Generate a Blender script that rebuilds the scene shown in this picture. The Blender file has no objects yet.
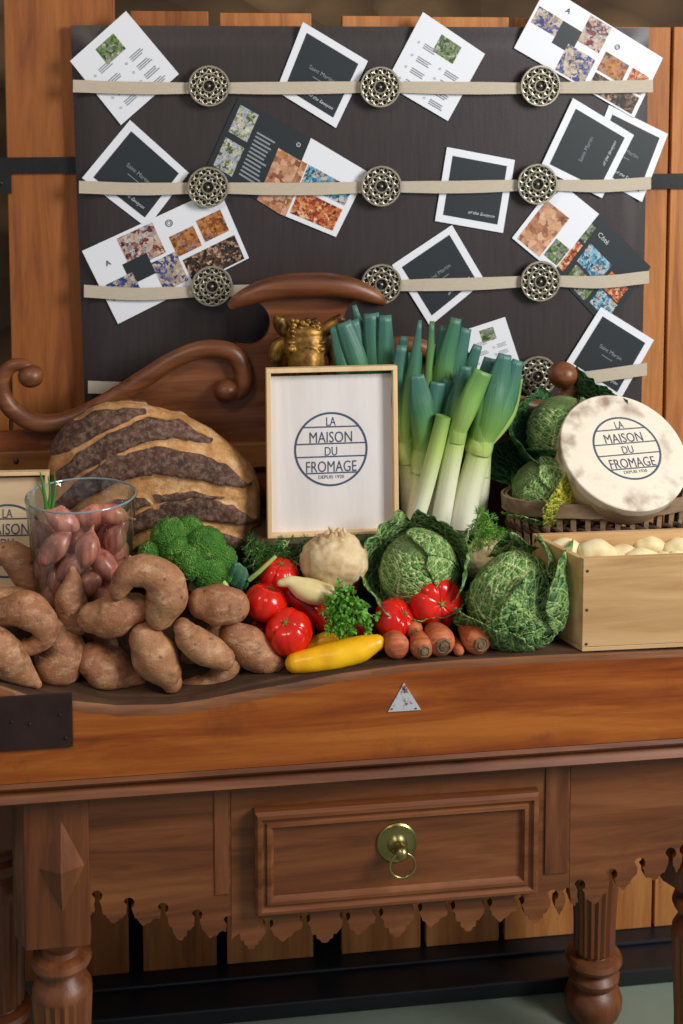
import bpy, bmesh, math, random
from mathutils import Vector, noise, Matrix
random.seed(7)
S = bpy.context.scene
C = S.collection
# ---------------------------------------------------------------- camera
FPX = 1300.0; CYP = 184.0; TH = math.radians(7.4); PT = math.radians(5.0)
CAM = Vector((-0.24, -1.842, 1.71))
cd = bpy.data.cameras.new('camera'); cam = bpy.data.objects.new('camera', cd); C.objects.link(cam)
cam.location = CAM; cam.rotation_euler = (math.pi/2-PT, 0, -TH)
cd.sensor_fit = 'VERTICAL'; cd.sensor_height = 36; cd.sensor_width = 24
cd.lens = FPX/1024*36; cd.shift_y = -(512-CYP)/1024
cd.clip_start = .05; cd.clip_end = 50
cd.dof.use_dof = True; cd.dof.focus_distance = 1.98; cd.dof.aperture_fstop = 6.3
S.camera = cam
# ---------------------------------------------------------------- world and lights
w = bpy.data.worlds.new('world'); S.world = w; w.use_nodes = True
w.node_tree.nodes['Background'].inputs[0].default_value = (.80, .86, 1.0, 1)
w.node_tree.nodes['Background'].inputs[1].default_value = .27
def area(name, loc, tgt, sx, sy, power, col):
    l = bpy.data.lights.new(name, 'AREA'); l.shape = 'RECTANGLE'; l.size = sx; l.size_y = sy; l.energy = power; l.color = col
    o = bpy.data.objects.new(name, l); C.objects.link(o); o.location = loc
    o.rotation_euler = (Vector(tgt)-Vector(loc)).to_track_quat('-Z', 'Y').to_euler(); return o
area('window_daylight', (2.1, -1.5, 2.35), (0.1, .2, .95), 0.9, 1.2, 84, (1, .97, .93))
area('warm_fill', (-.9, -1.1, 2.6), (-.25, .1, .85), .35, .35, 9, (1, .80, .58))  # added warm fill over the left-hand produce, no such lamp is seen
S.view_settings.view_transform = 'Standard'; S.view_settings.look = 'None'
S.view_settings.exposure = 0.14; S.view_settings.gamma = 1; S.view_settings.use_curve_mapping = False
# ---------------------------------------------------------------- pixel <-> place
_f = Vector((math.sin(TH)*math.cos(PT), math.cos(TH)*math.cos(PT), -math.sin(PT)))
_r = Vector((math.cos(TH), -math.sin(TH), 0)); _u = Vector((math.sin(TH)*math.sin(PT), math.cos(TH)*math.sin(PT), math.cos(PT)))
def ray(px, py): return _f+_r*((px-341.5)/FPX)-_u*((py-CYP)/FPX)
def P(px, py, Y):
    d = ray(px, py); return CAM+d*((Y-CAM.y)/d.y)
def scl(p): return FPX/((Vector(p)-CAM).dot(_f))
def lerp(a, b, t): return a+(b-a)*t
def interp(tab, x):
    if x <= tab[0][0]: return tab[0][1]
    for (a, b), (c, d) in zip(tab, tab[1:]):
        if x <= c: return b+(d-b)*(x-a)/(c-a)
    return tab[-1][1]
def sstep(a, b, x):
    t = max(0, min(1, (x-a)/(b-a))); return t*t*(3-2*t)
def nz(v, s=1.0): return noise.noise(Vector(v)*s)
def cr(pts, n):
    """Catmull-Rom through tuples"""
    pts = [tuple(p) for p in pts]; out = []
    ext = [tuple(2*a-b for a, b in zip(pts[0], pts[1]))]+pts+[tuple(2*a-b for a, b in zip(pts[-1], pts[-2]))]
    for i in range(1, len(ext)-2):
        p0, p1, p2, p3 = ext[i-1:i+3]
        for k in range(n):
            t = k/n
            out.append(tuple(.5*(2*b+(c-a)*t+(2*a-5*b+4*c-d)*t*t+(3*b-a-3*c+d)*t**3) for a, b, c, d in zip(p0, p1, p2, p3)))
    out.append(pts[-1]); return out
# ---------------------------------------------------------------- materials
def hx(s):
    s = s.lstrip('#'); o = []
    for i in (0, 2, 4):
        c = int(s[i:i+2], 16)/255; o.append(c/12.92 if c <= .04045 else ((c+.055)/1.055)**2.4)
    return (*o, 1)
class NT:
    def __init__(s, name, rough=.6, metal=0, spec=.5):
        s.m = bpy.data.materials.new(name); s.m.use_nodes = True; s.t = s.m.node_tree; s.n = s.t.nodes; s.b = s.n['Principled BSDF']
        s.b.inputs['Roughness'].default_value = rough; s.b.inputs['Metallic'].default_value = metal
        s.b.inputs['Specular IOR Level'].default_value = spec; s._c = None
    def N(s, kind, ins=None, **kw):
        n = s.n.new('ShaderNode'+kind)
        for k, v in kw.items(): setattr(n, k, v)
        for k, v in (ins or {}).items():
            i = n.inputs[k]
            if isinstance(v, bpy.types.NodeSocket): s.t.links.new(v, i)
            else: i.default_value = v
        return n
    def L(s, a, b): s.t.links.new(a, b)
    def coord(s, scale=(1, 1, 1), kind='Object', rot=(0, 0, 0), jitter=True):
        tc = s.N('TexCoord'); v = tc.outputs[kind]
        if jitter:
            oi = s.N('ObjectInfo'); m = s.N('VectorMath', {0: v}, operation='ADD')
            mu = s.N('Math', {0: oi.outputs['Random'], 1: 7.3}, operation='MULTIPLY'); s.L(mu.outputs[0], m.inputs[1]); v = m.outputs[0]
        mp = s.N('Mapping', {'Vector': v, 'Scale': scale, 'Rotation': rot}); return mp.outputs[0]
    def noise(s, vec, scale, detail=4, rough=.6, dist=0):
        return s.N('TexNoise', {'Vector': vec, 'Scale': scale, 'Detail': detail, 'Roughness': rough, 'Distortion': dist}).outputs['Fac']
    def vor(s, vec, scale, feature='F1', rnd=1):
        return s.N('TexVoronoi', {'Vector': vec, 'Scale': scale, 'Randomness': rnd}, feature=feature)
    def ramp(s, fac, stops, mode='LINEAR'):
        n = s.N('ValToRGB', {'Fac': fac}); e = n.color_ramp.elements; n.color_ramp.interpolation = mode
        while len(e) < len(stops): e.new(.5)
        for el, (p, c) in zip(e, stops): el.position = p; el.color = hx(c) if isinstance(c, str) else (c, c, c, 1)
        return n.outputs['Color']
    def mix(s, fac, a, b, mode='MIX'):
        n = s.N('Mix', data_type='RGBA', blend_type=mode)
        for i, v in ((0, fac), (6, a), (7, b)):
            if isinstance(v, bpy.types.NodeSocket): s.L(v, n.inputs[i])
            else: n.inputs[i].default_value = hx(v) if isinstance(v, str) else v
        return n.outputs[2]
    def math(s, op, a, b=0.0, c=None):
        n = s.N('Math', operation=op)
        for i, v in ((0, a), (1, b), (2, c)):
            if v is None: continue
            if isinstance(v, bpy.types.NodeSocket): s.L(v, n.inputs[i])
            else: n.inputs[i].default_value = v
        return n.outputs[0]
    def color(s, c):
        if isinstance(c, bpy.types.NodeSocket): s.L(c, s.b.inputs['Base Color'])
        else: s.b.inputs['Base Color'].default_value = hx(c)
        return s
    def bump(s, h, st=.3, dist=.002):
        n = s.N('Bump', {'Height': h, 'Strength': st, 'Distance': dist})
        if s._c: s.L(s._c, n.inputs['Normal'])
        s.L(n.outputs[0], s.b.inputs['Normal']); s._c = n.outputs[0]; return s
    def rough(s, v): s.L(v, s.b.inputs['Roughness']); return s
def plain(name, c, rough=.6, metal=0, spec=.5):
    return NT(name, rough, metal, spec).color(c).m
def wood(name, c1, c2, c3, axis='x', rough=.5, fine=1.0, bumpst=.25, wear=None, knots=True, spec=.5):
    a = NT(name, rough, spec=spec)
    st = {'x': (1.2, 14, 14), 'z': (14, 14, 1.2), 'y': (14, 1.2, 14)}[axis]
    v = a.coord(tuple(k*fine for k in st))
    n1 = a.noise(v, 2.2, 6, .62, .8)
    v2 = a.coord(tuple(k*fine*5 for k in st)); n2 = a.noise(v2, 3, 4, .6)
    col = a.ramp(n1, [(.28, c1), (.5, c2), (.72, c3)])
    col = a.mix(a.math('MULTIPLY', n2, .42), col, c1)
    if knots:
        v3 = a.coord(tuple(k*.35*fine for k in st)); k = a.vor(v3, 2.4)
        kf = a.ramp(k.outputs['Distance'], [(.03, 1.0), (.10, 0.0)]); col = a.mix(a.math('MULTIPLY', kf, .55), col, c1)
    if wear:
        v4 = a.coord((3, 3, 3)); nw = a.ramp(a.noise(v4, 3.5, 8, .72), [(.55, 0.0), (.68, 1.0)]); col = a.mix(a.math('MULTIPLY', nw, .5), col, wear)
    a.color(col); a.bump(n2, bumpst, .0015); a.rough(a.math('MULTIPLY_ADD', n1, .3, rough-.12)); return a.m
M = {}
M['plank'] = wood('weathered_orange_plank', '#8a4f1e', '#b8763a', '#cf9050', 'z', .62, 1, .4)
M['plankdark'] = wood('deep_orange_shaded_plank', '#6e3812', '#96561f', '#ad6b30', 'z', .6, 1, .4)  # left planks: partly their own redder tone, partly left-side shade put into the colour
M['block'] = wood('varnished_orange_block', '#5a2408', '#96490f', '#b96a22', 'x', .33, .8, .3, wear='#6b3212')
M['table'] = wood('brown_oak_table', '#4a240e', '#78431f', '#925a30', 'x', .46, .9, .25, wear='#633617')
M['tablez'] = wood('brown_oak_post', '#48240f', '#744020', '#8c552e', 'z', .40, .9, .25)
M['gallery'] = wood('polished_carved_walnut', '#432310', '#7a4625', '#9a653c', 'x', .38, 1.0, .25, wear='#5a3219')
M['panelwood'] = wood('reddish_back_panel', '#4a200b', '#7b3c17', '#96532a', 'x', .45, .8, .2)
M['rail'] = wood('light_brown_rail', '#5a3412', '#8e5c28', '#a8743a', 'x', .5, .8, .2)
M['crate'] = wood('pale_pine_crate', '#a57a4c', '#cba572', '#dbbd90', 'x', .6, .7, .2)
M['signrim'] = wood('pale_beech_rim', '#cfa873', '#e3c394', '#ecd2a8', 'z', .55, 1, .1, knots=False)
M['signface'] = wood('whitewashed_ply', '#cfc9c6', '#dedad8', '#e6e2e0', 'z', .6, .7, .05, knots=False)
M['signkraft'] = wood('pale_kraft_ply', '#cdb08a', '#dcc29c', '#e2caa6', 'x', .6, .7, .05, knots=False)
M['basket'] = wood('grey_brown_basket_slat', '#5a4330', '#8a7054', '#a88f70', 'x', .75, 1.4, .4, knots=False)
M['wicker'] = wood('dark_woven_wicker', '#22140c', '#452a1a', '#664430', 'x', .8, 3, .4, knots=False)
M['lip'] = wood('worn_rounded_lip', '#53301c', '#84522f', '#a5744a', 'x', .55, 1, .5)
M['worn'] = wood('worn_dark_surface', '#26160e', '#46301f', '#6b4c34', 'x', .6, 1, .4, knots=False)
M['ink'] = plain('navy_print', '#3b4c63', .6)
M['inkdark'] = plain('dark_print', '#1f2a38', .6)
M['black'] = plain('dark_card_print', '#222a2e', .45)
M['white'] = plain('white_card', '#dfe3ea', .5)
M['greytext'] = plain('grey_small_print', '#888e94', .6)
M['lighttext'] = plain('light_print', '#c9ced3', .6)
M['ribbon'] = (lambda a: a.color(a.mix(a.noise(a.coord((30, 30, 400)), 3, 3), '#a79a85', '#c9bfac')).m)(NT('cream_ribbon', .7))
def f_mat():
    a = NT('dark_brown_faux_leather', .46); v = a.coord((1, 1, 1)); n = a.noise(v, 240, 3, .6)
    v2 = a.coord((90, 90, 6)); a.color(a.mix(a.noise(v2, 2, 4), '#231c1c', '#3a3131')); a.bump(n, .25, .0006); return a.m
M['fabric'] = f_mat()
M['silver'] = (lambda a: a.color(a.mix(a.noise(a.coord(), 90, 3), '#8c846c', '#d2ccb8')).m)(NT('antique_silver', .42, .8))
M['silverdark'] = plain('dark_tarnish', '#2a261e', .6, .3)
M['bead'] = plain('bright_silver_bead', '#eae6da', .25, .7)
M['iron'] = (lambda a: a.color(a.mix(a.noise(a.coord(), 30, 5), '#17171a', '#2b2a2c')).bump(a.noise(a.coord(), 60, 4), .3, .001).m)(NT('black_iron', .45, .4))
M['rustiron'] = (lambda a: a.color(a.mix(a.noise(a.coord(), 25, 6), '#1f1311', '#3f2723')).bump(a.noise(a.coord(), 40, 5), .5, .0015).m)(NT('dark_rusty_iron', .6, .3))
M['brass'] = (lambda a: a.color(a.mix(a.noise(a.coord(), 30, 4), '#7b7346', '#b5a970')).m)(NT('aged_brass', .33, 1))
M['gold'] = (lambda a: a.color(a.mix(a.ramp(a.noise(a.coord(), 34, 5), [(.35, 0.0), (.62, 1.0)]), '#3a210d', '#a07832')).bump(a.noise(a.coord(), 60, 4), .3, .002).m)(NT('antique_gold_paint', .45, .6))
M['plinth'] = (lambda a: a.color(a.mix(a.noise(a.coord((1, 20, 20)), 3, 5), '#0d0e11', '#1d1f25')).m)(NT('black_painted_wood', .38))
M['floor'] = (lambda a: a.color(a.mix(a.noise(a.coord(), 5, 6), '#6d7a6c', '#8b9788')).m)(NT('grey_green_floor', .5))
def stone():
    a = NT('dim_rubble_stone', .9); v = a.coord((1, 1, 1.6), jitter=False); vo = a.vor(v, 5.5)
    col = a.mix(a.ramp(vo.outputs['Distance'], [(.3, 0.0), (.6, 1.0)]), a.mix(a.vor(v, 5.5).outputs['Color'], '#5c452a', '#7a6242'), '#2e2013')
    a.color(a.mix(a.noise(v, 14, 6), col, '#4b371f')); a.bump(vo.outputs['Distance'], .8, .04); return a.m
M['stone'] = stone()
M['rusttri'] = (lambda a: a.color(a.mix(a.ramp(a.noise(a.coord(), 130, 4), [(.55, 0.0), (.66, 1.0)]), '#b9bcc0', '#6e4a35')).m)(NT('chipped_enamel', .45))
def potato():
    a = NT('sweet_potato_skin', .52, spec=.45); v = a.coord(); n = a.noise(v, 13, 7, .7)
    col = a.ramp(n, [(.25, '#6c4029'), (.5, '#9f6c48'), (.75, '#c49668')])
    oi = a.N('ObjectInfo'); col = a.mix(a.math('MULTIPLY', oi.outputs['Random'], .4), col, '#96583a')
    big = a.ramp(a.noise(v, 38, 6, .75), [(.55, 0.0), (.66, 1.0)]); col = a.mix(a.math('MULTIPLY', big, .65), col, '#4f2c1e')
    pits = a.ramp(a.vor(v, 38).outputs['Distance'], [(.04, 1.0), (.14, 0.0)]); col = a.mix(a.math('MULTIPLY', pits, .8), col, '#38201a')
    dust = a.ramp(a.noise(a.coord((4, 4, 9)), 9, 7, .75), [(.5, 0.0), (.66, 1.0)]); col = a.mix(a.math('MULTIPLY', dust, .55), col, '#d6b48c')
    a.color(col); a.bump(pits, .5, -.002); a.bump(a.noise(v, 60, 8, .75), .75, .004); a.bump(a.noise(v, 240, 3), .3, .001); return a.m
M['potato'] = potato()
def vegmat(name, c1, c2, scale=20, rough=.5, bs=.2, sub=0, c3=None, spec=.5):
    a = NT(name, rough, spec=spec); v = a.coord(); n = a.noise(v, scale, 5)
    st = [(.35, c1), (.65, c2)] if not c3 else [(.3, c1), (.5, c2), (.7, c3)]
    a.color(a.ramp(n, st)); a.bump(a.noise(v, scale*5, 4), bs, .001)
    if sub: a.b.inputs['Subsurface Weight'].default_value = sub; a.b.inputs['Subsurface Scale'].default_value = .01; a.b.inputs['Subsurface Radius'].default_value = (.6, .4, .2)
    return a.m
M['tomato'] = vegmat('ripe_tomato_skin', '#b80d06', '#dc2410', 9, .2, .02)
M['pepper'] = vegmat('red_pepper_skin', '#a80b08', '#c91a10', 9, .22, .02)
M['calyx'] = vegmat('dry_calyx', '#5b6324', '#8c8c3c', 40, .7)
M['zucchini'] = vegmat('yellow_squash_skin', '#e09a06', '#f2b90c', 18, .33, .08, c3='#f6c821')
M['ivory'] = vegmat('ivory_squash_skin', '#cdb77c', '#e6d9a4', 12, .4, .1)
M['celeriac'] = vegmat('celeriac_skin', '#9c7c52', '#cbb184', 26, .8, .8, c3='#ddc9a2')
M['palepotato'] = vegmat('pale_potato_skin', '#cdb583', '#e3d2a4', 15, .55, .2, c3='#ebdfba')
M['shallot'] = (lambda a: a.color(a.mix(a.N('ObjectInfo').outputs['Random'], a.ramp(a.noise(a.coord((30, 30, 3)), 3, 4), [(.3, '#9e4c3c'), (.55, '#cf8168'), (.75, '#dd9f80')]), a.ramp(a.noise(a.coord((30, 30, 3)), 3, 4), [(.3, '#96504c'), (.6, '#c7887c'), (.8, '#dfae98')]))).m)(NT('papery_shallot_skin', .3))
M['sprout'] = plain('green_sprout', '#3f7d28', .4)
M['carrot'] = (lambda a: a.color(a.mix(a.ramp(a.noise(a.coord((6, 60, 60)), 3, 4), [(.4, 0.0), (.7, 1.0)]), '#c0683a', '#8c4527')).bump(a.noise(a.coord((6, 60, 60)), 4, 3), .4, .002).m)(NT('earthy_carrot_skin', .6))
M['carrotend'] = vegmat('dried_carrot_crown', '#4a3524', '#8c7350', 80, .8, .5)
def broc():
    a = NT('broccoli_buds', .75, spec=.25); v = a.coord(); vo = a.vor(v, 420); n = a.noise(v, 45, 5)
    a.color(a.mix(a.ramp(vo.outputs['Distance'], [(.2, 0.0), (.7, 1.0)]), a.ramp(n, [(.35, '#3a7024'), (.52, '#64963a'), (.7, '#a2bc62')]), '#386e24')); a.bump(vo.outputs['Distance'], 1, -.003); return a.m
M['broccoli'] = broc()
M['stalk'] = vegmat('pale_green_stalk', '#7fa548', '#b7cc78', 18, .5)
M['herb'] = vegmat('bright_herb_leaf', '#3f7f1e', '#6fae35', 60, .5)
M['herbdark'] = vegmat('dark_herb_leaf', '#234f18', '#3f7a28', 60, .55)
M['blueleaf'] = vegmat('blue_green_leaf', '#2c5c43', '#4d8462', 20, .5, .5)
def savoy(name, dark, mid, vein, cells=17):
    a = NT(name, .45); tc = a.N('TexCoord'); uv = tc.outputs['UV']
    sx = a.N('SeparateXYZ', {0: uv}); x = a.math('ABSOLUTE', a.math('SUBTRACT', sx.outputs[0], .5)); y = sx.outputs[1]
    wob = a.noise(uv, 6, 3)
    rib = a.math('SUBTRACT', a.math('MULTIPLY_ADD', y, -.018, .028), x); ribf = a.ramp(a.math('MULTIPLY', rib, 60), [(0, 0.0), (.5, 1.0)])
    t = a.math('FRACT', a.math('ADD', a.math('MULTIPLY', a.math('SUBTRACT', y, a.math('MULTIPLY', x, .9)), 6.5), a.math('MULTIPLY', wob, .8)))
    sv = a.ramp(a.math('ABSOLUTE', a.math('SUBTRACT', t, .5)), [(.02, 1.0), (.10, 0.0)])
    vo = a.vor(uv, cells, 'DISTANCE_TO_EDGE'); e = a.ramp(vo.outputs['Distance'], [(.0, 1.0), (.13, 0.0)])
    vo2 = a.vor(uv, cells*2.3, 'DISTANCE_TO_EDGE'); e2 = a.ramp(vo2.outputs['Distance'], [(.0, 1.0), (.2, 0.0)])
    base = a.mix(a.noise(a.coord(), 18, 4), dark, mid)
    col = a.mix(a.math('MULTIPLY', e2, .22), base, vein); col = a.mix(a.math('MULTIPLY', e, .6), col, vein)
    col = a.mix(a.math('MULTIPLY', sv, .8), col, vein); col = a.mix(ribf, col, vein)
    a.color(col)
    h = a.math('ADD', a.math('MINIMUM', vo.outputs['Distance'], .35), a.math('MULTIPLY', a.math('MINIMUM', vo2.outputs['Distance'], .3), .5))
    h = a.math('SUBTRACT', h, a.math('MULTIPLY', sv, .1)); a.bump(h, 1.0, .012)
    return a.m
M['savoy'] = savoy('savoy_outer_leaf', '#123c1e', '#2c6630', '#9dbd6a', 14)
M['savoyhead'] = savoy('savoy_head_leaf', '#2f6a24', '#5b9434', '#cfe096', 13)
M['savoydark'] = savoy('savoy_deep_green_leaf', '#0a2a16', '#1d5228', '#4f8a48', 20)
M['savoyyellow'] = savoy('savoy_yellowing_leaf', '#4f7a1c', '#86992a', '#d8c842', 15)
def leekmat():
    a = NT('leek_skin', .38); tc = a.N('TexCoord'); sx = a.N('SeparateXYZ', {0: tc.outputs['UV']})
    st = a.noise(a.N('Mapping', {'Vector': tc.outputs['UV'], 'Scale': (40, .8, 1)}).outputs[0], 2, 3)
    f = a.math('ADD', sx.outputs[1], a.math('MULTIPLY_ADD', st, .22, -.11))
    col = a.ramp(f, [(.02, '#ece9dc'), (.20, '#e0e3c0'), (.36, '#b3c86e'), (.54, '#6e9a48'), (.74, '#3a6f4c'), (.95, '#3d6c60')])
    a.color(col); a.bump(st, .35, .002); return a.m
M['leek'] = leekmat()
def crust():
    a = NT('striped_bread_crust', .72); at = a.N('Attribute', attribute_name='band'); v = a.coord(jitter=False)
    n = a.noise(v, 26, 7, .7); fl = a.ramp(a.noise(v, 110, 5, .75), [(.46, 0.0), (.62, 1.0)])
    dark = a.ramp(n, [(.3, '#24120c'), (.5, '#48291d'), (.75, '#6f4c3a')]); dark = a.mix(a.math('MULTIPLY', fl, .32), dark, '#b59a7e')
    tan = a.ramp(n, [(.25, '#8f5c2c'), (.5, '#c6935a'), (.75, '#e6c79c')]); tan = a.mix(a.math('MULTIPLY', fl, .35), tan, '#7c4a20')
    f = a.ramp(a.math('ADD', at.outputs['Fac'], a.math('MULTIPLY_ADD', a.noise(v, 60, 4), .5, -.25)), [(.44, 0.0), (.56, 1.0)])
    a.color(a.mix(f, tan, dark)); a.bump(a.noise(v, 55, 8, .75), .75, .005); a.bump(a.noise(v, 300, 3), .4, .001); return a.m
M['crust'] = crust()
def cheeselid():
    a = NT('scorched_pale_wood_lid', .55); v = a.coord((1, 1, 1), jitter=False)
    sx = a.N('SeparateXYZ', {0: v}); rad = a.N('VectorMath', {0: v}, operation='LENGTH').outputs['Value']
    gr = a.noise(a.N('Mapping', {'Vector': v, 'Scale': (6, 40, 6)}).outputs[0], 3, 4)
    base = a.mix(gr, '#d9ccb6', '#e6dcca')
    br = a.ramp(a.noise(v, 22, 3, .5), [(.48, 0.0), (.66, 1.0)]); edge = a.ramp(rad, [(.062, 0.0), (.088, 1.0)])
    a.color(a.mix(a.math('MULTIPLY', a.math('MULTIPLY', br, edge), .75), base, '#6b4628')); return a.m
M['lid'] = cheeselid()
M['lidside'] = wood('pale_bent_wood', '#c9a877', '#dcc193', '#e8d3ac', 'x', .6, .6, .1, knots=False)
M['screw'] = plain('dark_screw_head', '#4a423b', .5, .5)
def glassm():
    a = NT('clear_glass', .0); lw_ = a.N('LayerWeight', {'Blend': .5}).outputs['Facing']; tcol = a.mix(a.math('POWER', lw_, 3.0), (.97, .985, .98, 1), (.32, .48, .48, 1)); tr = a.N('BsdfTransparent', {'Color': tcol}); gl = a.N('BsdfGlossy', {'Color': (.9, .96, 1, 1), 'Roughness': .02}); lw = a.N('LayerWeight', {'Blend': .5}); fr = a.math('MULTIPLY_ADD', a.math('POWER', lw.outputs['Facing'], 3.0), .6, .05)
    mx = a.N('MixShader', {0: fr, 1: tr.outputs[0], 2: gl.outputs[0]}); a.L(mx.outputs[0], a.n['Material Output'].inputs['Surface']); return a.m
M['glass'] = glassm()
def photo(name, stops, scale, seedv):
    a = NT(name, .4); v = a.coord((1, 1, 1), jitter=False); mp = a.N('Mapping', {'Vector': v, 'Location': (seedv, seedv*2, 0)}).outputs[0]
    n0 = a.N('TexNoise', {'Vector': mp, 'Scale': scale*2, 'Detail': 4}); wv = a.N('VectorMath', {0: n0.outputs['Color']}, operation='SCALE'); wv.inputs['Scale'].default_value = .02; wp = a.N('VectorMath', {0: mp, 1: wv.outputs[0]}, operation='ADD').outputs[0]; vo = a.vor(wp, scale*2.2); n = a.noise(mp, scale*1.2, 6, .75)
    f = a.math('ADD', a.math('MULTIPLY', a.N('SeparateXYZ', {0: vo.outputs['Color']}).outputs[0], .5), a.math('MULTIPLY', n, .5))
    a.color(a.ramp(f, stops)); return a.m
M['ph_room'] = photo('photo_of_dining_room', [(.2, '#1d1a1c'), (.35, '#7d2b2c'), (.45, '#b39a86'), (.6, '#c8bcae'), (.75, '#5c6f86')], 70, 1)
M['ph_blue'] = photo('photo_of_blue_room', [(.2, '#1c2236'), (.38, '#2c468e'), (.5, '#a08e7a'), (.62, '#cbbba6'), (.8, '#6f5c4a')], 70, 2)
M['ph_food'] = photo('photo_of_food', [(.2, '#2a1510'), (.36, '#8a2a18'), (.5, '#b5602c'), (.62, '#cf8f58'), (.8, '#e0c9a8')], 80, 3)
M['ph_amber'] = photo('photo_of_amber_bar', [(.2, '#3c1f0c'), (.4, '#84481a'), (.6, '#c07f34'), (.8, '#5c6a8a')], 80, 4)
M['ph_garden'] = photo('photo_of_garden', [(.2, '#16260f'), (.38, '#3c5f1c'), (.5, '#6f9035'), (.62, '#7b6f86'), (.8, '#c4c9a4')], 90, 5)
M['ph_night'] = photo('photo_of_dim_cellar', [(.3, '#18130f'), (.5, '#33261c'), (.62, '#6a4c36'), (.8, '#d0a890')], 80, 6)
M['ph_arch'] = photo('photo_of_stone_vault', [(.2, '#6a3a22'), (.4, '#b37c58'), (.6, '#d8ae8c'), (.8, '#8a5236')], 40, 7)
M['ph_people'] = photo('photo_of_people', [(.2, '#26301a'), (.38, '#6c8034'), (.5, '#c8bfa8'), (.62, '#8c94b0'), (.8, '#d8d8d4')], 80, 8)
M['ph_teal'] = photo('photo_of_blue_plates', [(.2, '#242424'), (.38, '#1d6c8c'), (.5, '#58a8c8'), (.62, '#c8c0b0'), (.8, '#a86a38')], 80, 9)
# ---------------------------------------------------------------- mesh building
ORG = {}
CL = {'sweet_potato', 'tomato', 'carrot', 'celeriac', 'savoy_cabbage', 'yellow_squash', 'red_pepper', 'ivory_squash', 'herb_fronds', 'parsley_sprig', 'broccoli'}
class MB:
    def __init__(s): s.v = []; s.f = []; s.mi = []; s.uv = {}; s.vc = {}
    def add(s, vs, fs, mi=0, uvs=None):
        o = len(s.v); s.v += [Vector(v) for v in vs]
        for f in fs: s.f.append(tuple(i+o for i in f)); s.mi.append(mi)
        if uvs:
            for i, u in enumerate(uvs): s.uv[o+i] = u
        return o
    def frame_box(s, o, a, b, c, mi=0):
        """box from corner o with edge vectors a,b,c"""
        o, a, b, c = map(Vector, (o, a, b, c))
        vs = [o, o+a, o+a+b, o+b, o+c, o+a+c, o+a+b+c, o+b+c]
        fs = [(0, 3, 2, 1), (4, 5, 6, 7), (0, 1, 5, 4), (1, 2, 6, 5), (2, 3, 7, 6), (3, 0, 4, 7)]
        if a.cross(b).dot(c) < 0: fs = [f[::-1] for f in fs]
        s.add(vs, fs, mi)
    def box(s, x0, x1, y0, y1, z0, z1, mi=0): s.frame_box((x0, y0, z0), (x1-x0, 0, 0), (0, y1-y0, 0), (0, 0, z1-z0), mi)
    def grid(s, fn, nu, nv, mi=0, cu=False, cv=False, uv=None, flip=False):
        vs = []; uvs = []
        for i in range(nu if cu else nu+1):
            for j in range(nv if cv else nv+1):
                vs.append(fn(i/nu, j/nv)); uvs.append(uv(i/nu, j/nv) if uv else (i/nu, j/nv))
        W = nv if cv else nv+1; Hn = nu if cu else nu+1; fs = []
        for i in range(nu):
            for j in range(nv):
                q = (i*W+j, ((i+1) % Hn)*W+j, ((i+1) % Hn)*W+(j+1) % W, i*W+(j+1) % W)
                fs.append(q[::-1] if flip else q)
        s.add(vs, fs, mi, uvs)
    def tube(s, pts, rad, seg=16, mi=0, dfn=None, cap=True, flat=1.0, up=(0, 0, 1), uv=None):
        pts = [Vector(p) for p in pts]; n = len(pts)
        if not hasattr(rad, '__len__'): rad = [rad]*n
        t0 = (pts[1]-pts[0]).normalized(); a = Vector(up).cross(t0)
        if a.length < .1: a = Vector((1, 0, 0)).cross(t0)
        a.normalize(); base = len(s.v); vs = []; uvs = []
        for i, p in enumerate(pts):
            t = (pts[min(i+1, n-1)]-pts[max(i-1, 0)]).normalized(); a = (a-t*a.dot(t)).normalized(); b = t.cross(a)
            for k in range(seg):
                th = 2*math.pi*k/seg; d = a*math.cos(th)+b*math.sin(th)*flat; q = p+d*rad[i]
                if dfn: q = q+d*dfn(q, i/(n-1), th)
                vs.append(q); uvs.append(uv(i/(n-1), k/seg) if uv else (k/seg, i/(n-1)))
        fs = [(i*seg+k, i*seg+(k+1) % seg, (i+1)*seg+(k+1) % seg, (i+1)*seg+k) for i in range(n-1) for k in range(seg)]
        if cap: fs += [tuple(range(seg))[::-1], tuple((n-1)*seg+k for k in range(seg))]
        s.add(vs, fs, mi, uvs)
    def lathe(s, prof, seg=32, mi=0, ctr=(0, 0, 0), axis=(0, 0, 1), rfn=None, closed=False):
        """prof: list of (r, h)"""
        ax = Vector(axis).normalized(); a = ax.orthogonal().normalized(); b = ax.cross(a); c = Vector(ctr); vs = []
        for r, h in prof:
            for k in range(seg):
                th = 2*math.pi*k/seg; rr = r*(rfn(th, h) if rfn else 1); vs.append(c+ax*h+(a*math.cos(th)+b*math.sin(th))*rr)
        n = len(prof); fs = []
        for i in range(n if closed else n-1):
            for k in range(seg):
                j = (i+1) % n; fs.append((i*seg+k, i*seg+(k+1) % seg, j*seg+(k+1) % seg, j*seg+k))
        if not closed:
            if prof[0][0] > 1e-5: fs.append(tuple(range(seg))[::-1])
            if prof[-1][0] > 1e-5: fs.append(tuple((n-1)*seg+k for k in range(seg)))
        s.add(vs, fs, mi)
    def ico(s, ctr, r, sub=2, mi=0, fn=None, sc=(1, 1, 1)):
        bm = bmesh.new(); bmesh.ops.create_icosphere(bm, subdivisions=sub, radius=1); bm.verts.ensure_lookup_table(); vs = []
        for v in bm.verts:
            d = v.co.normalized(); k = r*(fn(d) if fn else 1); vs.append(Vector(ctr)+Vector((d.x*sc[0], d.y*sc[1], d.z*sc[2]))*k)
        fs = [tuple(x.index for x in f.verts) for f in bm.faces]; bm.free(); s.add(vs, fs, mi)
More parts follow.
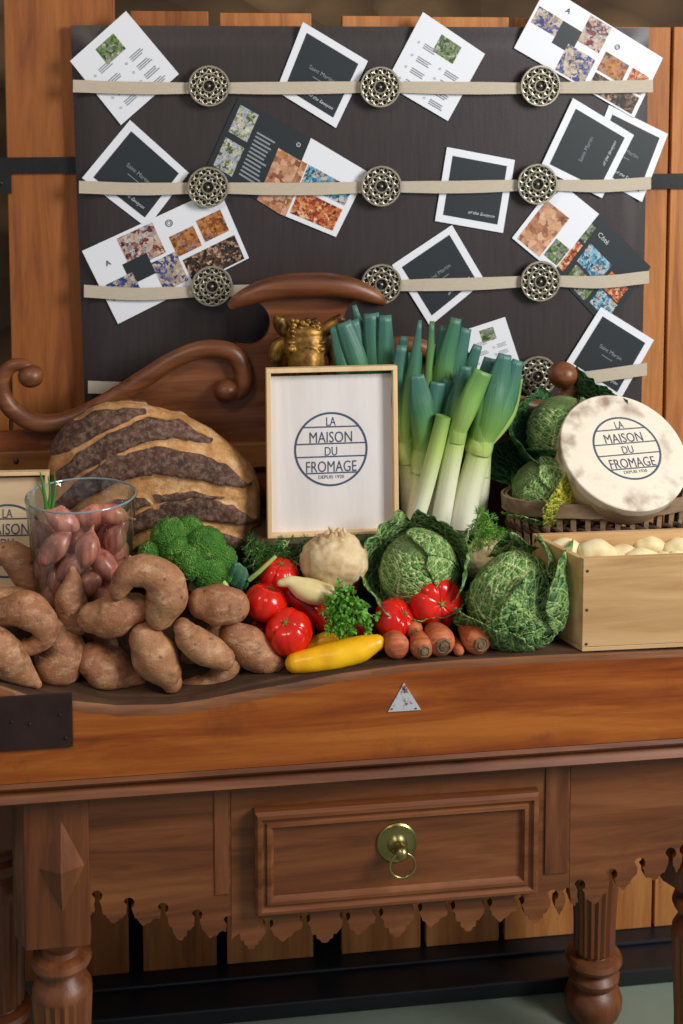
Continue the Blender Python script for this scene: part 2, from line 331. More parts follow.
    def prism(s, pts, off, mi=0):
        """planar polygon (3D points) extruded by vector off"""
        pts = [Vector(p) for p in pts]; n = len(pts); off = Vector(off)
        s.add(pts+[p+off for p in pts], [tuple(range(n)), tuple(range(n, 2*n))[::-1]]+[(i+n, (i+1) % n+n, (i+1) % n, i) for i in range(n)], mi)
    def build(s, name, mats, parent=None, smooth=True, ang=40, org=None, recalc=True, bevel=0, merge=False):
        if (parent or s).__class__ and (name in CL or (parent and parent.name.split('.')[0] in CL)):
            for v in s.v:
                if v.z < zsurf(v.x, v.y)+.0006: v.z = zsurf(v.x, v.y)+.0006
        me = bpy.data.meshes.new(name)
        if org is None:
            if parent: org = ORG[parent.name]
            else:
                n = len(s.v); mx = (min(v.x for v in s.v)+max(v.x for v in s.v))/2; my = (min(v.y for v in s.v)+max(v.y for v in s.v))/2
                org = Vector((mx, my, min(v.z for v in s.v)))
        org = Vector(org); porg = ORG[parent.name] if parent else Vector()
        me.from_pydata([tuple(v-org) for v in s.v], [], s.f)
        for m in (mats if isinstance(mats, (list, tuple)) else [mats]): me.materials.append(M[m] if isinstance(m, str) else m)
        me.polygons.foreach_set('material_index', s.mi)
        if s.uv:
            ul = me.uv_layers.new(name='UVMap')
            for lp in me.loops: ul.data[lp.index].uv = s.uv.get(lp.vertex_index, (0, 0))
        if s.vc:
            at = me.attributes.new('band', 'FLOAT', 'POINT')
            for i in range(len(s.v)): at.data[i].value = s.vc.get(i, 0)
        bm = bmesh.new(); bm.from_mesh(me)
        if merge: bmesh.ops.remove_doubles(bm, verts=bm.verts, dist=1e-5)
        if recalc: bmesh.ops.recalc_face_normals(bm, faces=bm.faces)
        bm.to_mesh(me); bm.free()
        if smooth:
            me.polygons.foreach_set('use_smooth', [True]*len(me.polygons)); me.set_sharp_from_angle(angle=math.radians(ang))
        o = bpy.data.objects.new(name, me); C.objects.link(o)
        o.location = org-porg
        if parent: o.parent = parent
        ORG[o.name] = org
        if bevel:
            b = o.modifiers.new('bevel', 'BEVEL'); b.width = bevel; b.segments = 2; b.limit_method = 'ANGLE'
        return o
def tag(o, label=None, cat=None, group=None, kind=None):
    for k, v in (('label', label), ('category', cat), ('group', group), ('kind', kind)):
        if v: o[k] = v
    return o
def empty(name, loc, label, cat, group=None):
    o = bpy.data.objects.new(name, None); C.objects.link(o); o.location = loc; o.empty_display_size = .05; ORG[o.name] = Vector(loc); return tag(o, label, cat, group)
def shell(o, t=.0012, off=0):
    m = o.modifiers.new('thickness', 'SOLIDIFY'); m.thickness = t; m.offset = off; return o
# text as mesh
def text_geo(txt, size, sx=1.0, bold=0.0, shear=0.0):
    cu = bpy.data.curves.new('t', 'FONT'); cu.body = txt; cu.size = size; cu.align_x = 'CENTER'; cu.offset = bold; cu.shear = shear; cu.resolution_u = 3
    o = bpy.data.objects.new('t', cu); C.objects.link(o); dg = bpy.context.evaluated_depsgraph_get(); dg.update()
    me = bpy.data.meshes.new_from_object(o.evaluated_get(dg)); vs = [(v.co.x*sx, v.co.y) for v in me.vertices]; fs = [tuple(p.vertices) for p in me.polygons]
    bpy.data.objects.remove(o); bpy.data.curves.remove(cu); bpy.data.meshes.remove(me); return vs, fs
def put_text(mb, txt, ctr, u, v, n, size, mi=0, sx=1.0, bold=0.0, shear=0.0):
    vs, fs = text_geo(txt, size, sx, bold, shear); mb.add([Vector(ctr)+Vector(u)*a+Vector(v)*b+Vector(n)*.0006 for a, b in vs], fs, mi)
def logo(name, ctr, u, v, n, R, mat, parent, tiny=True, halfclip=None):
    mb = MB(); ctr = Vector(ctr); N = 64; off = n*.0006
    r1, r0 = R, R*.945
    vs = []; fs = []
    for k in range(N):
        th = 2*math.pi*k/N; d = u*math.cos(th)+v*math.sin(th); vs += [ctr+d*r1+off, ctr+d*r0+off]
    for k in range(N): j = (k+1) % N; fs.append((2*k, 2*j, 2*j+1, 2*k+1))
    mb.add(vs, fs)
    for h in (.60, .15, -.20, -.64):
        x = math.sqrt(.95**2-h*h)*R; t = R*.018
        mb.add([ctr+u*a+v*(h*R+b)+off for a, b in ((-x, -t), (x, -t), (x, t), (-x, t))], [(0, 1, 2, 3)])
    for txt, h, sz, sx in (('LA', .63, .34, .85), ('MAISON', .18, .42, .92), ('DU', -.17, .34, .9), ('FROMAGE', -.61, .42, .88)):
        put_text(mb, txt, ctr+v*(h*R), u, v, n, sz*R, 0, sx*.83, 0)
    if tiny: put_text(mb, 'DEPUIS 1920', ctr+v*(-.79*R), u, v, n, .13*R, 0, 1)
    return mb.build(name, mat, parent, smooth=False, recalc=False)
# ================================================================ SETTING
mb = MB(); mb.box(-3, 3, -2.5, .78, -.08, -.03); tag(mb.build('floor', 'floor'), kind='structure')
mb = MB(); mb.box(-3, 3, .78, .9, -.03, 3.2); tag(mb.build('wall_back', 'stone'), kind='structure')
# black stepped plinth
mb = MB(); mb.box(-.50, .8, .402, .776, -.029, .002); mb.box(-.50, .8, .47, .776, .002, .010)
tag(mb.build('plinth', 'plinth', bevel=.003, smooth=False), 'long low black painted step behind the table legs', 'step')
# plank partition
part = empty('plank_partition', (0, .52, .011), 'orange vertical plank partition with black iron straps behind the pinboard', 'partition')
def yplank(px0, px1, top, Y=.507, th=.02, bot=.0105, tpx0=None):
    a = P(px0, 300, Y).x; b = P(px1, 300, Y).x; zt = P((px0+px1)/2, top, Y).z if top > 0 else 2.2
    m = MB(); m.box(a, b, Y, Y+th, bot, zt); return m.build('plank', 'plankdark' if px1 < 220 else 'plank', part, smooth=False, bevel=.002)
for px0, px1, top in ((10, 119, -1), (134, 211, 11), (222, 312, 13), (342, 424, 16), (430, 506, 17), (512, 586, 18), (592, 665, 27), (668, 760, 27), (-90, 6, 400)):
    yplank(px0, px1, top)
# lower planks appear as a second staggered row of the same fence
def strap(px0, px1, py, Y, h):
    m = MB(); a = P(px0, py, Y); b = P(px1, py, Y); hh = h/scl(a)/2; m.box(a.x, b.x, Y, Y+.006, a.z-hh, a.z+hh)
    for t in (.2, .8): m.ico((lerp(a.x, b.x, t), Y-.001, a.z), .004, 1, sc=(1, .5, 1))
    m.build('iron_strap', 'iron', part)
strap(-40, 110, 166, .5005, 16); strap(600, 740, 182, .5005, 15); strap(-40, 11, 184, .5005, 20)
# ================================================================ TABLE
tbl = empty('butcher_block_table', (0.05, .2, 0), 'antique butcher block table with scalloped apron and orange brown top', 'table')
edge_px = [(-60, 690), (0, 686), (35, 698), (70, 701), (116, 706), (169, 705), (205, 700), (240, 693), (290, 684), (340, 674), (407, 665), (464, 660), (560, 655), (683, 650), (760, 646)]
EDGE = [(P(a, b, 0).x, P(a, b, 0).z) for a, b in edge_px]
ZT = .825
def zsurf(x, y):
    e = interp(EDGE, x); f = 1-sstep(.0, .42, y); return lerp(ZT, e, max(0, f)) if y >= 0 else e
XL, XR, YB, ZB = -.60, .62, .42, .683
mb = MB()
prof = [(YB, 'b'), (YB, 't')]+[(YB-.02*i, 't') for i in range(1, 20)]+[(.02, 't'), (.008, 't1'), (.0, 't2'), (.0, 'f')]
rows = []
def brow(x):
    out = [Vector((x, YB, ZB))]
    for i in range(22): y = YB-(YB-.012)*i/21; out.append(Vector((x, y, zsurf(x, y)+.0012*nz((x, y, 0), 40))))
    e = zsurf(x, 0); w_ = .003+.006*sstep(.825, .795, e)*(.8+.5*nz((x, 0, 3), 30)); w_ = max(.003, w_)
    out += [Vector((x, .004, e-.001)), Vector((x, .0008, e-w_)), Vector((x, 0, e-w_-.008)), Vector((x, 0, ZB))]
    return out
N = 240
cols = [brow(lerp(XL, XR, i/N)) for i in range(N+1)]; W = len(cols[0])
vs = [v for c in cols for v in c]; fs = []; 
mb.add(vs, [])
for i in range(N):
    for j in range(W):
        k = (j+1) % W; q = (i*W+j, (i+1)*W+j, (i+1)*W+k, i*W+k); mb.f.append(q); mb.mi.append(2 if j in (W-4, W-3) else (1 if 0 < j < W-4 else 0))
mb.f.append(tuple(range(W))); mb.mi.append(0); mb.f.append(tuple(N*W+j for j in range(W))[::-1]); mb.mi.append(0)
mb.build('chopping_block', ['block', 'worn', 'lip'], tbl, ang=50)
# moulding under the block (profile swept along x)
def sweepx(name, prof, x0, x1, mat):
    m = MB(); n = len(prof)
    m.add([(x, y, z) for x in (x0, x1) for y, z in prof], [(i, (i+1) % n, n+(i+1) % n, n+i) for i in range(n)]+[tuple(range(n)), tuple(range(n, 2*n))[::-1]])
    return m.build(name, mat, tbl, ang=30)
sweepx('top_moulding', [(.40, .682), (.000, .682), (-.003, .676), (.001, .671), (.008, .668), (.010, .664), (.006, .662), (.002, .657), (-.001, .652), (.003, .648), (.012, .646), (.014, .643), (.018, .640), (.40, .640)], -.58, .62, 'table')
# apron : polygons with scalloped lower edge
YA = .035
def apron(holes, deep, px0, px1, top, name='apron_panel', Y=YA, th=.016):
    X = lambda p: P(p, 850, Y).x
    pts = [Vector((X(px0), Y, .642)), Vector((X(px1), Y, .642))]; low = []
    def Pt(px, py): low.append(P(min(max(px, px0), px1), py, Y))
    hs = sorted(holes)
    Pt(px0, hs[0][1]+9 if px0 < hs[0][0]-8 else hs[0][1]+2)
    for i, (hx_, hy) in enumerate(hs):
        if hx_-5 > px0+1:
            Pt(hx_-3, hy+11)
            for k in range(9):
                a = math.radians(245-k*310/8+0); Pt(hx_+5.6*math.cos(a), hy-5.6*math.sin(a))
            Pt(hx_+3.5, hy+9) if False else None
        if i+1 < len(hs):
            nx, ny = hs[i+1]; L = nx-hx_; d = deep[i % len(deep)]
            if d > 17: b = [(.14, 9), (.16, 15), (.21, 17.5), (.27, 17), (.30, d*.82), (.37, d*.86), (.41, d*.97), (.50, d), (.58, d*.97), (.62, d*.86), (.69, d*.82), (.72, 17), (.78, 17.5), (.83, 15)]
            else: b = [(.13, 10), (.17, 14), (.24, 15), (.31, 18), (.40, 21), (.46, 20), (.54, 17), (.62, 17), (.70, 13), (.80, 11)]
            for t, dd in b: Pt(hx_+L*t, lerp(hy, ny, t)+dd)
    hx_, hy = hs[-1]
    if px1 > hx_+8: Pt(px1, hy+9)
    poly = pts+low[::-1]
    from mathutils.geometry import delaunay_2d_cdt
    q2 = [Vector((p.x, p.z)) for p in poly]; clean = [q2[0]]
    for p in q2[1:]:
        if (p-clean[-1]).length > 2e-4: clean.append(p)
    n = len(clean); vo, _, fo, *_r2 = delaunay_2d_cdt(clean, [], [list(range(n))], 1, 1e-6)
    m = MB(); k = len(vo); m.add([(p.x, Y, p.y) for p in vo]+[(p.x, Y+th, p.y) for p in vo], [tuple(f) for f in fo]+[tuple(i+k for i in f[::-1]) for f in fo])
    m.add([(p.x, Y, p.y) for p in clean]+[(p.x, Y+th, p.y) for p in clean], [(i, (i+1) % n, n+(i+1) % n, n+i) for i in range(n)])
    return m.build(name, 'table', tbl, smooth=False, recalc=True, merge=True)
apron([(84, 894), (97, 896), (129, 903), (163, 908), (197, 915), (229, 921)], [20, 24, 14, 29, 14, 27], 84, 231, 803)
apron([(222, 921), (235, 924), (268, 923), (305, 918), (345, 916), (378, 912), (417, 907), (450, 905), (487, 902), (519, 900), (553, 895), (568, 893)], [18, 26, 10, 26, 12, 28, 12, 28, 12, 26, 14], 231.5, 569, 793)
apron([(569, 887), (580, 885), (612, 874), (640, 863), (671, 853), (685, 850)], [20, 24, 14, 22, 14], 569.5, 683, 772)
# stile strips and drawer
def pbox(m, px0, py0, px1, py1, Y, th, mi=0):
    a = P(px0, py0, Y); b = P(px1, py1, Y); m.box(a.x, b.x, Y, Y+th, b.z, a.z, mi)
m = MB(); a = P(214, 800, .03); b = P(229, 905, .03); m.box(a.x, b.x, .033, .045, b.z+.015, .642); m.build('stile', 'tablez', tbl, smooth=False, bevel=.001)
m = MB(); a = P(546, 800, .03); b = P(568, 870, .03); m.box(a.x, b.x, .032, .045, b.z-.006, .642); m.build('stile', 'tablez', tbl, smooth=False, bevel=.001)
m = MB(); m.box(-.5, .56, .30, .32, .50, .64); m.build('back_apron', 'table', tbl, smooth=False)
dr = None
x0, x1 = P(255, 850, .02).x, P(538, 850, .02).x; z1, z0 = .601, .437
m = MB(); m.box(x0+.02, x1-.02, .022, .25, z0+.02, z1-.02); dr = m.build('drawer', 'table', tbl, smooth=False)
# mitred raised moulding around the drawer panel
m = MB(); pf = [(0, .034), (0, .018), (.004, .013), (.009, .012), (.012, .017), (.016, .018), (.018, .014), (.023, .014), (.026, .019), (.029, .023)]
vs = []
for o_, y in pf: vs += [(x0+o_, y, z0+o_), (x1-o_, y, z0+o_), (x1-o_, y, z1-o_), (x0+o_, y, z1-o_)]
m.add(vs, [(4*i+k, 4*i+(k+1) % 4, 4*i+4+(k+1) % 4, 4*i+4+k) for i in range(len(pf)-1) for k in range(4)])
m.build('drawer_moulding', 'table', dr, ang=25)
# brass ring pull
pc = P(397, 843, .02); r_ = 20.5/scl(pc)
m = MB(); m.lathe([(r_, -.001), (r_, .002), (r_*.93, .004), (r_*.85, .0032), (r_*.5, .006), (r_*.42, .010), (r_*.34, .012), (r_*.3, .016), (0, .017)], 40, 0, (pc.x, .022, pc.z), (0, -1, 0))
pull = m.build('drawer_pull', 'brass', dr)
m = MB(); kc = Vector((pc.x+.003, .000, pc.z-.002)); m.ico(kc, r_*.36, 3, sc=(1, 1.2, 1)); m.build('pull_knob', 'brass', pull)
m = MB(); rc = Vector((pc.x+.004, -.006, pc.z-.020)); pts = [rc+Vector((math.cos(2*math.pi*k/40)*.0195, 0, math.sin(2*math.pi*k/40)*.0195)) for k in range(41)]; m.tube(pts, .0022, 10, cap=False, up=(0, 1, 0)); m.build('pull_ring', 'brass', pull)
# legs
def leg(cx, cy, front, name='leg'):
    m = MB(); R = lambda th, h: 1+.045*math.cos(20*th) if .103 < h < .306 else 1
    pr = [(0, -.0295), (.038, -.0295), (.047, -.019), (.052, -.005), (.053, .008), (.048, .023), (.040, .031), (.036, .035), (.040, .039), (.046, .047), (.047, .055), (.041, .063), (.033, .069), (.034, .073), (.048, .077), (.052, .085), (.048, .093), (.032, .098), (.030, .101), (.036, .104), (.0365, .112), (.037, .16), (.040, .22), (.043, .28), (.044, .304), (.045, .308), (.045, .312), (.040, .322), (.031, .330), (.027, .338), (.030, .345), (.043, .350), (.046, .357), (.043, .366), (.030, .371), (.027, .378), (.030, .386), (.036, .392), (.038, .400), (.036, .406)]
    m.lathe(pr, 80, 0, (cx, cy, 0), (0, 0, 1), R); L = m.build(name, 'tablez', tbl, ang=35)
    m = MB(); h = .047; ch = .024
    m.prism([(cx+a, cy+b, .404) for a, b in (((-h-.022, -h+.04), (-h, -h), (h, -h), (h, h), (-h-.022, h)) if front else ((-h, -h), (h, -h), (h, h), (-h, h)))], (0, 0, .237)); m.build('post_block', 'tablez', L, smooth=False, bevel=.0015)
    if front:
        m = MB(); dx = .007; z = .532; hz = .072; hw = .0335; y = cy-h
        t, b_, l, r, c_ = (cx+dx, y, z+hz), (cx+dx, y, z-hz), (cx+dx-hw, y, z), (cx+dx+hw, y, z), (cx+dx, y-.018, z)
        m.add([t, b_, l, r, c_], [(0, 2, 4), (0, 4, 3), (2, 1, 4), (4, 1, 3), (0, 3, 1, 2)]); m.build('diamond_boss', 'tablez', L, smooth=False)
        m = MB(); q0 = Vector((cx-h-.022, cy-h+.04, 0)); q1 = Vector((cx-h, cy-h, 0)); mid = (q0+q1)/2; dd = (q1-q0); nn = Vector((dd.y, -dd.x, 0)).normalized()
        m.add([mid+Vector((0, 0, z+hz)), mid+Vector((0, 0, z-hz)), mid-dd*.4+Vector((0, 0, z)), mid+dd*.4+Vector((0, 0, z)), mid+nn*.007+Vector((0, 0, z))], [(0, 2, 4), (0, 4, 3), (2, 1, 4), (4, 1, 3), (0, 3, 1, 2)]); m.build('diamond_boss', 'tablez', L, smooth=False)
lx = P(57, 880, .03).x
leg(lx, .078, True); leg(P(714, 880, .03).x, .078, True); leg(P(594, 1000, .335).x, .34, False); leg(P(2, 1000, .335).x, .34, False)
# iron bracket and enamel badge
m = MB(); pbox(m, -30, 699.5, 73, 747, -.004, .004); 
for px, py in ((12, 722), (30, 724), (60, 715), (66, 738)): m.ico(P(px, py, -.005), .0028, 1, sc=(1, .6, 1))
m.build('iron_bracket', 'rustiron', tbl, smooth=False, bevel=.001)
m = MB(); m.prism([P(388, 712, -.002), P(421, 710, -.002), P(404, 683, -.002)], (0, .002, 0)); b = m.build('triangular_badge', 'rusttri', tbl, smooth=False); b['label'] = 'chipped white enamel triangle'
m = MB()
for px, py in ((392, 709), (416, 708.5), (404, 689)):
    m = MB(); m.ico(P(px, py, -.003), .0014, 1); m.build('nail', 'rustiron', b)
# ================================================================ CARVED GALLERY
YG = .40
gal = empty('carved_gallery', (0, YG+.02, ZT), 'carved walnut headboard with scrolled arms and arched crest at the back of table', 'headboard')
CX = P(307, 330, YG).x
def LP(px, py, Y=YG): return P(px, py, Y)
def mir(p): return Vector((2*CX-p.x, p.y, p.z))
half = [(40, 430), (100, 409), (150, 378), (190, 358), (222, 350), (232, 350), (240, 356), (236, 343), (238, 345)]+[(248+22*math.cos(a), 323+23*math.sin(a)) for a in [math.radians(q) for q in range(95, -106, -12)]]+[(240, 297), (258, 290), (282, 286), (307, 285)]
hp = [LP(*q) for q in half]
low = [Vector((hp[0].x, YG, LP(40, 452).z)), mir(Vector((hp[0].x, YG, LP(40, 452).z)))]
m = MB(); m.prism((hp+[mir(p) for p in hp[-2::-1]]+[low[1], low[0]])[::-1], (0, .018, 0)); m.build('back_panel', 'gallery', gal, smooth=False)
m = MB(); m.box(hp[0].x-.3, 2*CX-hp[0].x+.12, YG+.004, YG+.018, ZT, LP(40, 449).z+.03); m.build('lower_panel', 'panelwood', gal, smooth=False)
m = MB(); m.box(hp[0].x-.3, 2*CX-hp[0].x+.12, YG-.012, YG+.006, LP(20, 475).z, LP(20, 450).z); 
rl = m.build('rail', 'rail', gal, smooth=False, bevel=.002)
for px in (16, 450):
    m = MB(); m.ico(P(px, 461, YG-.012), .005, 2, sc=(1, .6, 1.2)); m.build('rail_screw', 'screw', rl)
# crest : crescent moulding swept along arc with pointed ends
cp = [(229, 307, 3.5), (240, 300, 8), (262, 291, 11), (285, 286, 12), (307, 285, 12.5), (307, 285, 12.5)]
def crest():
    L = [(P(a, b, YG-.012), r/scl(P(a, b, YG))) for a, b, r in cp[:-1]]; L2 = L+[(mir(p), r) for p, r in L[-2::-1]]
    pts = cr([(p.x, p.y, p.z, r) for p, r in L2], 8); m = MB(); m.tube([q[:3] for q in pts], [max(.002, q[3]) for q in pts], 20, flat=1, up=(0, 1, 0)); return m.build('crest_moulding', 'gallery', gal)
crest()
arm = [(36, 378, 5), (26, 366, 6), (12, 366, 7), (3, 378, 8), (4, 398, 8.5), (18, 414, 9), (42, 424, 9.5), (72, 419, 9.5), (105, 403, 9.5), (145, 378, 9.5), (175, 359, 9), (205, 349, 9), (232, 353, 9.5), (243, 370, 9.5), (243, 386, 9), (235, 396, 7)]
armR = [(572, 384, 8), (566, 398, 9), (548, 408, 9), (522, 405, 9), (495, 393, 9.5), (465, 375, 9.5), (435, 354, 9), (408, 345, 9), (384, 350, 9.5), (372, 366, 9.5), (373, 384, 9), (382, 394, 7)]
def mkarm(flip):
    L = [(P(a, b, YG-.008), r/scl(P(a, b, YG))) for a, b, r in (armR if flip else arm)]
    pts = cr([(p.x, p.y, p.z, r) for p, r in L], 8); m = MB(); m.tube([q[:3] for q in pts], [q[3] for q in pts], 18, up=(0, 1, 0))
    for px, py, r in (((563, 375, 15), (390, 388, 13)) if flip else ((31, 376, 13), (226, 391, 13))):
        p = P(px, py, YG-.012); m.ico(p, r/scl(p), 3, sc=(1, 1.05, .9))
    m.build('scroll_arm', 'gallery', gal)
mkarm(False); mkarm(True)
# ================================================================ PINBOARD
YBd = .477
bx0, bx1 = P(70, 25, YBd).x, P(651, 30, YBd).x; bzt = P(70, 25, YBd).z
board = empty('ribbon_pinboard', ((bx0+bx1)/2, YBd+.014, 1.0), 'large dark brown padded board with cream ribbons and silver rosettes', 'board')
m = MB(); wB = P(88, 385, YBd).x; wB2 = P(643, 420, YBd).x
pz = .96
nb = 40
def bf(u, v):
    xa = lerp(wB-.004, bx0, v); xb = lerp(wB2, bx1, v); z = lerp(pz, bzt, v)
    e = min(u, 1-u, (v)*.7, (1-v)*.7); return Vector((lerp(xa, xb, u), YBd+.010*(1-sstep(0, .03, e)), z))
m.grid(bf, 60, 60)
n0 = len(m.v)
m.add([(wB-.004, YBd+.01, pz), (wB2, YBd+.01, pz), (bx1, YBd+.01, bzt), (bx0, YBd+.01, bzt), (wB-.004, YBd+.020, pz), (wB2, YBd+.020, pz), (bx1, YBd+.020, bzt), (bx0, YBd+.020, bzt)], [(4, 5, 6, 7), (0, 1, 5, 4), (1, 2, 6, 5), (2, 3, 7, 6), (3, 0, 4, 7)])
m.build('padded_panel', 'fabric', board, merge=True)
rib = [[(73, 86), (140, 88), (209, 88), (295, 88), (381, 87), (460, 88), (541, 88), (653, 86)], [(79, 187), (140, 189), (208, 188), (300, 189), (381, 187), (460, 187), (537, 185), (600, 186), (651, 183)],
       [(84, 291), (140, 294), (212, 291), (300, 290), (381, 286), (470, 284), (541, 281), (600, 282), (649, 277)], [(88, 387), (150, 389), (214, 390), (381, 383), (537, 377), (580, 378), (647, 369)]]
for L in rib:
    pp = cr(L, 8); m = MB(); Yr = YBd-.0075; hw = 6.0
    vs = []
    for i, (x, y) in enumerate(pp):
        d = min(abs(x-k) for k in (209, 381, 539)); yy = Yr-.003*sstep(0, 60, d); hwx = hw*(.92+.12*sstep(10, 60, d))
        vs += [P(x, y-hwx, yy), P(x, y, yy), P(x, y+hwx, yy)]
    n = len(pp); m.add(vs, [(3*i+a, 3*i+3+a, 3*i+4+a, 3*i+1+a) for i in range(n-1) for a in (0, 1)]); o = m.build('ribbon', 'ribbon', board, recalc=False, smooth=False); shell(o, .001)
def rosette(px, py):
    c = P(px, py, YBd-.013); R = 20.3/scl(c); a = (0, -1, 0)
    m = MB(); m.lathe([(R*.93, -.004), (R*.93, 0), (R*.6, .001), (0, .002)], 32, 1, c, a)
    for rr, t in ((.96, .0022), (.61, .0014), (.30, .0014)):
        pts = [c+Vector((math.cos(2*math.pi*k/36)*R*rr, -.003-(1-rr)*.005, math.sin(2*math.pi*k/36)*R*rr)) for k in range(37)]; m.tube(pts, t, 6, 0, cap=False, up=(0, 1, 0))
    for k in range(12):
        th = 2*math.pi*(k+.5)/12; q = c+Vector((math.cos(th)*R*.78, -.0035, math.sin(th)*R*.78))
        pts = [q+Vector((math.cos(2*math.pi*j/12)*R*.13, 0, math.sin(2*math.pi*j/12)*R*.13)) for j in range(13)]; m.tube(pts, .0012, 5, 0, cap=False, up=(0, 1, 0))
        m.ico(c+Vector((math.cos(th+.26)*R*.80, -.005, math.sin(th+.26)*R*.80)), .0024, 1, 2)
    for k in range(8):
        th = 2*math.pi*k/8; q = c+Vector((math.cos(th)*R*.45, -.0048, math.sin(th)*R*.45))
        pts = [q+Vector((math.cos(2*math.pi*j/10)*R*.12, 0, math.sin(2*math.pi*j/10)*R*.12)) for j in range(11)]; m.tube(pts, .0012, 5, 0, cap=False, up=(0, 1, 0))
        m.ico(c+Vector((math.cos(th+.39)*R*.46, -.0058, math.sin(th+.39)*R*.46)), .0021, 1, 2)
    m.ico(c+Vector((0, -.006, 0)), .003, 2, 0); m.build('rosette', ['silver', 'silverdark', 'bead'], board)
for q in ((209, 86), (380, 87), (540, 86), (208, 187), (381, 186), (537, 184), (212, 286), (381, 284), (540, 281), (537, 376)): rosette(*q)
# ---- cards.  corners: top-left, top-right, bottom-right, bottom-left of the printed sheet
def card(name, label, cat, cor, items, Y, group=None, back='white'):
    pts = [P(a, b, Y) for a, b in cor]; tl, tr, br, bl = pts
    def q(u, v, o=0.0): 
        a = tl.lerp(tr, u); b = bl.lerp(br, u); r = a.lerp(b, v); return Vector((r.x, r.y-o, r.z))
    m = MB(); m.prism([q(0, 0), q(0, 1), q(1, 1), q(1, 0)], (0, .0008, 0), 0)
    mats = [back]; 
    def mi(k):
        if k not in mats: mats.append(k)
        return mats.index(k)
    o = .0004
    for it in items:
        if it[0] == 'q':
            _, mt, u0, v0, u1, v1 = it; m.add([q(u0, v0, o), q(u0, v1, o), q(u1, v1, o), q(u1, v0, o)], [(0, 1, 2, 3)], mi(mt))
        elif it[0] == 't':
            _, txt, mt, u, v, size, rot = it[:7]; sh = it[7] if len(it) > 7 else 0
            U = (q(min(1, u+.1), v)-q(u, v)).normalized(); V = (q(u, v)-q(u, min(1, v+.1))).normalized()
            if rot: U, V = V, -U
            put_text(m, txt, q(u, v, o), U, V, Vector((0, -1, 0)), size, mi(mt), 1, 0, sh)
        elif it[0] == 'r':   # little ring emblem
            _, mt, u, v, rad = it; c = q(u, v, o+.0003)
            for rr in (1, .5):
                vs = []
                for k in range(20):
                    d = Vector((math.cos(k*math.pi/10), 0, math.sin(k*math.pi/10))); vs += [c+d*rad*rr, c+d*rad*rr*.78]
                m.add(vs, [(2*k, 2*((k+1) % 20), 2*((k+1) % 20)+1, 2*k+1) for k in range(20)], mi(mt))
        elif it[0] == 'l':   # lines of tiny print
            _, mt, u0, v0, u1, v1, n = it
            for k in range(n):
                v = lerp(v0, v1, (k+.5)/n); h = (v1-v0)/n*.22; uu = lerp(u0, u1, .75+.25*random.random())
                m.add([q(u0, v-h, o+.0002), q(u0, v+h, o+.0002), q(uu, v+h, o+.0002), q(uu, v-h, o+.0002)], [(0, 1, 2, 3)], mi(mt))
        o += .00002
    ob = m.build(name, mats, None, smooth=False, recalc=False); return tag(ob, label, cat, group)
Y1, Y2, Y3 = YBd-.002, YBd-.0035, YBd-.005
def menu(lab, cor, Y):
    its = [('q', 'ph_garden', .36, .10, .68, .34)]
    for (u, v) in ((.14, .30), (.14, .48), (.14, .64), (.14, .80), (.56, .44), (.56, .58), (.56, .72), (.56, .86)):
        its += [('l', 'greytext', u+.08, v, u+.30, v+.08, 3), ('r', 'greytext', u, v+.04, .0022)]
    card('leaflet', lab, 'leaflet', cor, its, Y, 'leaflets and cards tucked under the ribbons')
menu('white leaflet with small garden photo at the top left corner of the board', [(70, 61), (126, 11), (179, 74), (121, 125)], Y2)
menu('white leaflet with garden photo under the top ribbon, middle right of the board', [(423, 12), (485, 54), (448, 121), (385, 84)], Y2)
menu('white leaflet with garden photo just behind the leek tops', [(462, 331), (505, 317), (521, 366), (478, 382)], Y2)
def blackcard(lab, cor, Y, t1=True, t2='r', rot=False):
    its = [('q', 'black', .10, .10, .90, .90)]
    if t1: its += [('t', 'Saint Martin', 'greytext', .5, .5, .0105, rot), ('l', 'greytext', .4, .56, .62, .58, 1)]
    its += [('t', 'of the Savoyon', 'lighttext', .64, .82, .0084, False, .4)]
    if rot: its = [its[0], ('t', 'Saint Martin', 'greytext', .5, .5, .0105, False), ('t', 'of the Savoyon', 'lighttext', .60, .82, .0084, False, .4)]
    card('photo_card', lab, 'card', cor, its, Y, 'leaflets and cards tucked under the ribbons')
blackcard('black card with white border, text tilted down, top centre of the board', [(303, 22), (368, 61), (336, 128), (276, 91)], Y2)
blackcard('black card with white border under the upper left leaflet', [(130, 120), (189, 173), (147, 228), (82, 178)], Y1)
blackcard('nearly upright black card with white border in the second row', [(447, 147), (515, 160), (503, 233), (435, 221)], Y2, False)
blackcard('black card with white border directly above the leeks', [(392, 265), (452, 225), (485, 281), (430, 326)], Y2)
blackcard('black card with sideways text, front one of the overlapping pair at right', [(540, 168), (573, 98), (634, 135), (602, 198)], Y3, rot=True)
blackcard('black card half hidden behind the card with sideways text', [(609, 105), (668, 134), (642, 202), (584, 170)], Y1)
blackcard('black card with white border at lower right above the cheese box', [(601, 307), (654, 340), (619, 402), (564, 366)], Y3)
G_ = 'leaflets and cards tucked under the ribbons'
card('brochure', 'open brochure of interior photos sticking above the top right of the board', 'brochure', [(547, -14), (663, 58), (634, 118), (514, 48)],
     [('q', 'ph_blue', .02, .30, .26, .56), ('q', 'black', .22, .30, .38, .66), ('q', 'ph_room', .38, .02, .56, .44), ('q', 'ph_blue', .33, .55, .56, .97), ('t', 'A', 'inkdark', .22, .18, .014, False),
      ('r', 'inkdark', .66, .22, .005), ('q', 'ph_amber', .60, .36, .80, .66), ('q', 'ph_food', .83, .36, .97, .66), ('q', 'ph_night', .60, .70, .97, .97)], Y2, G_)
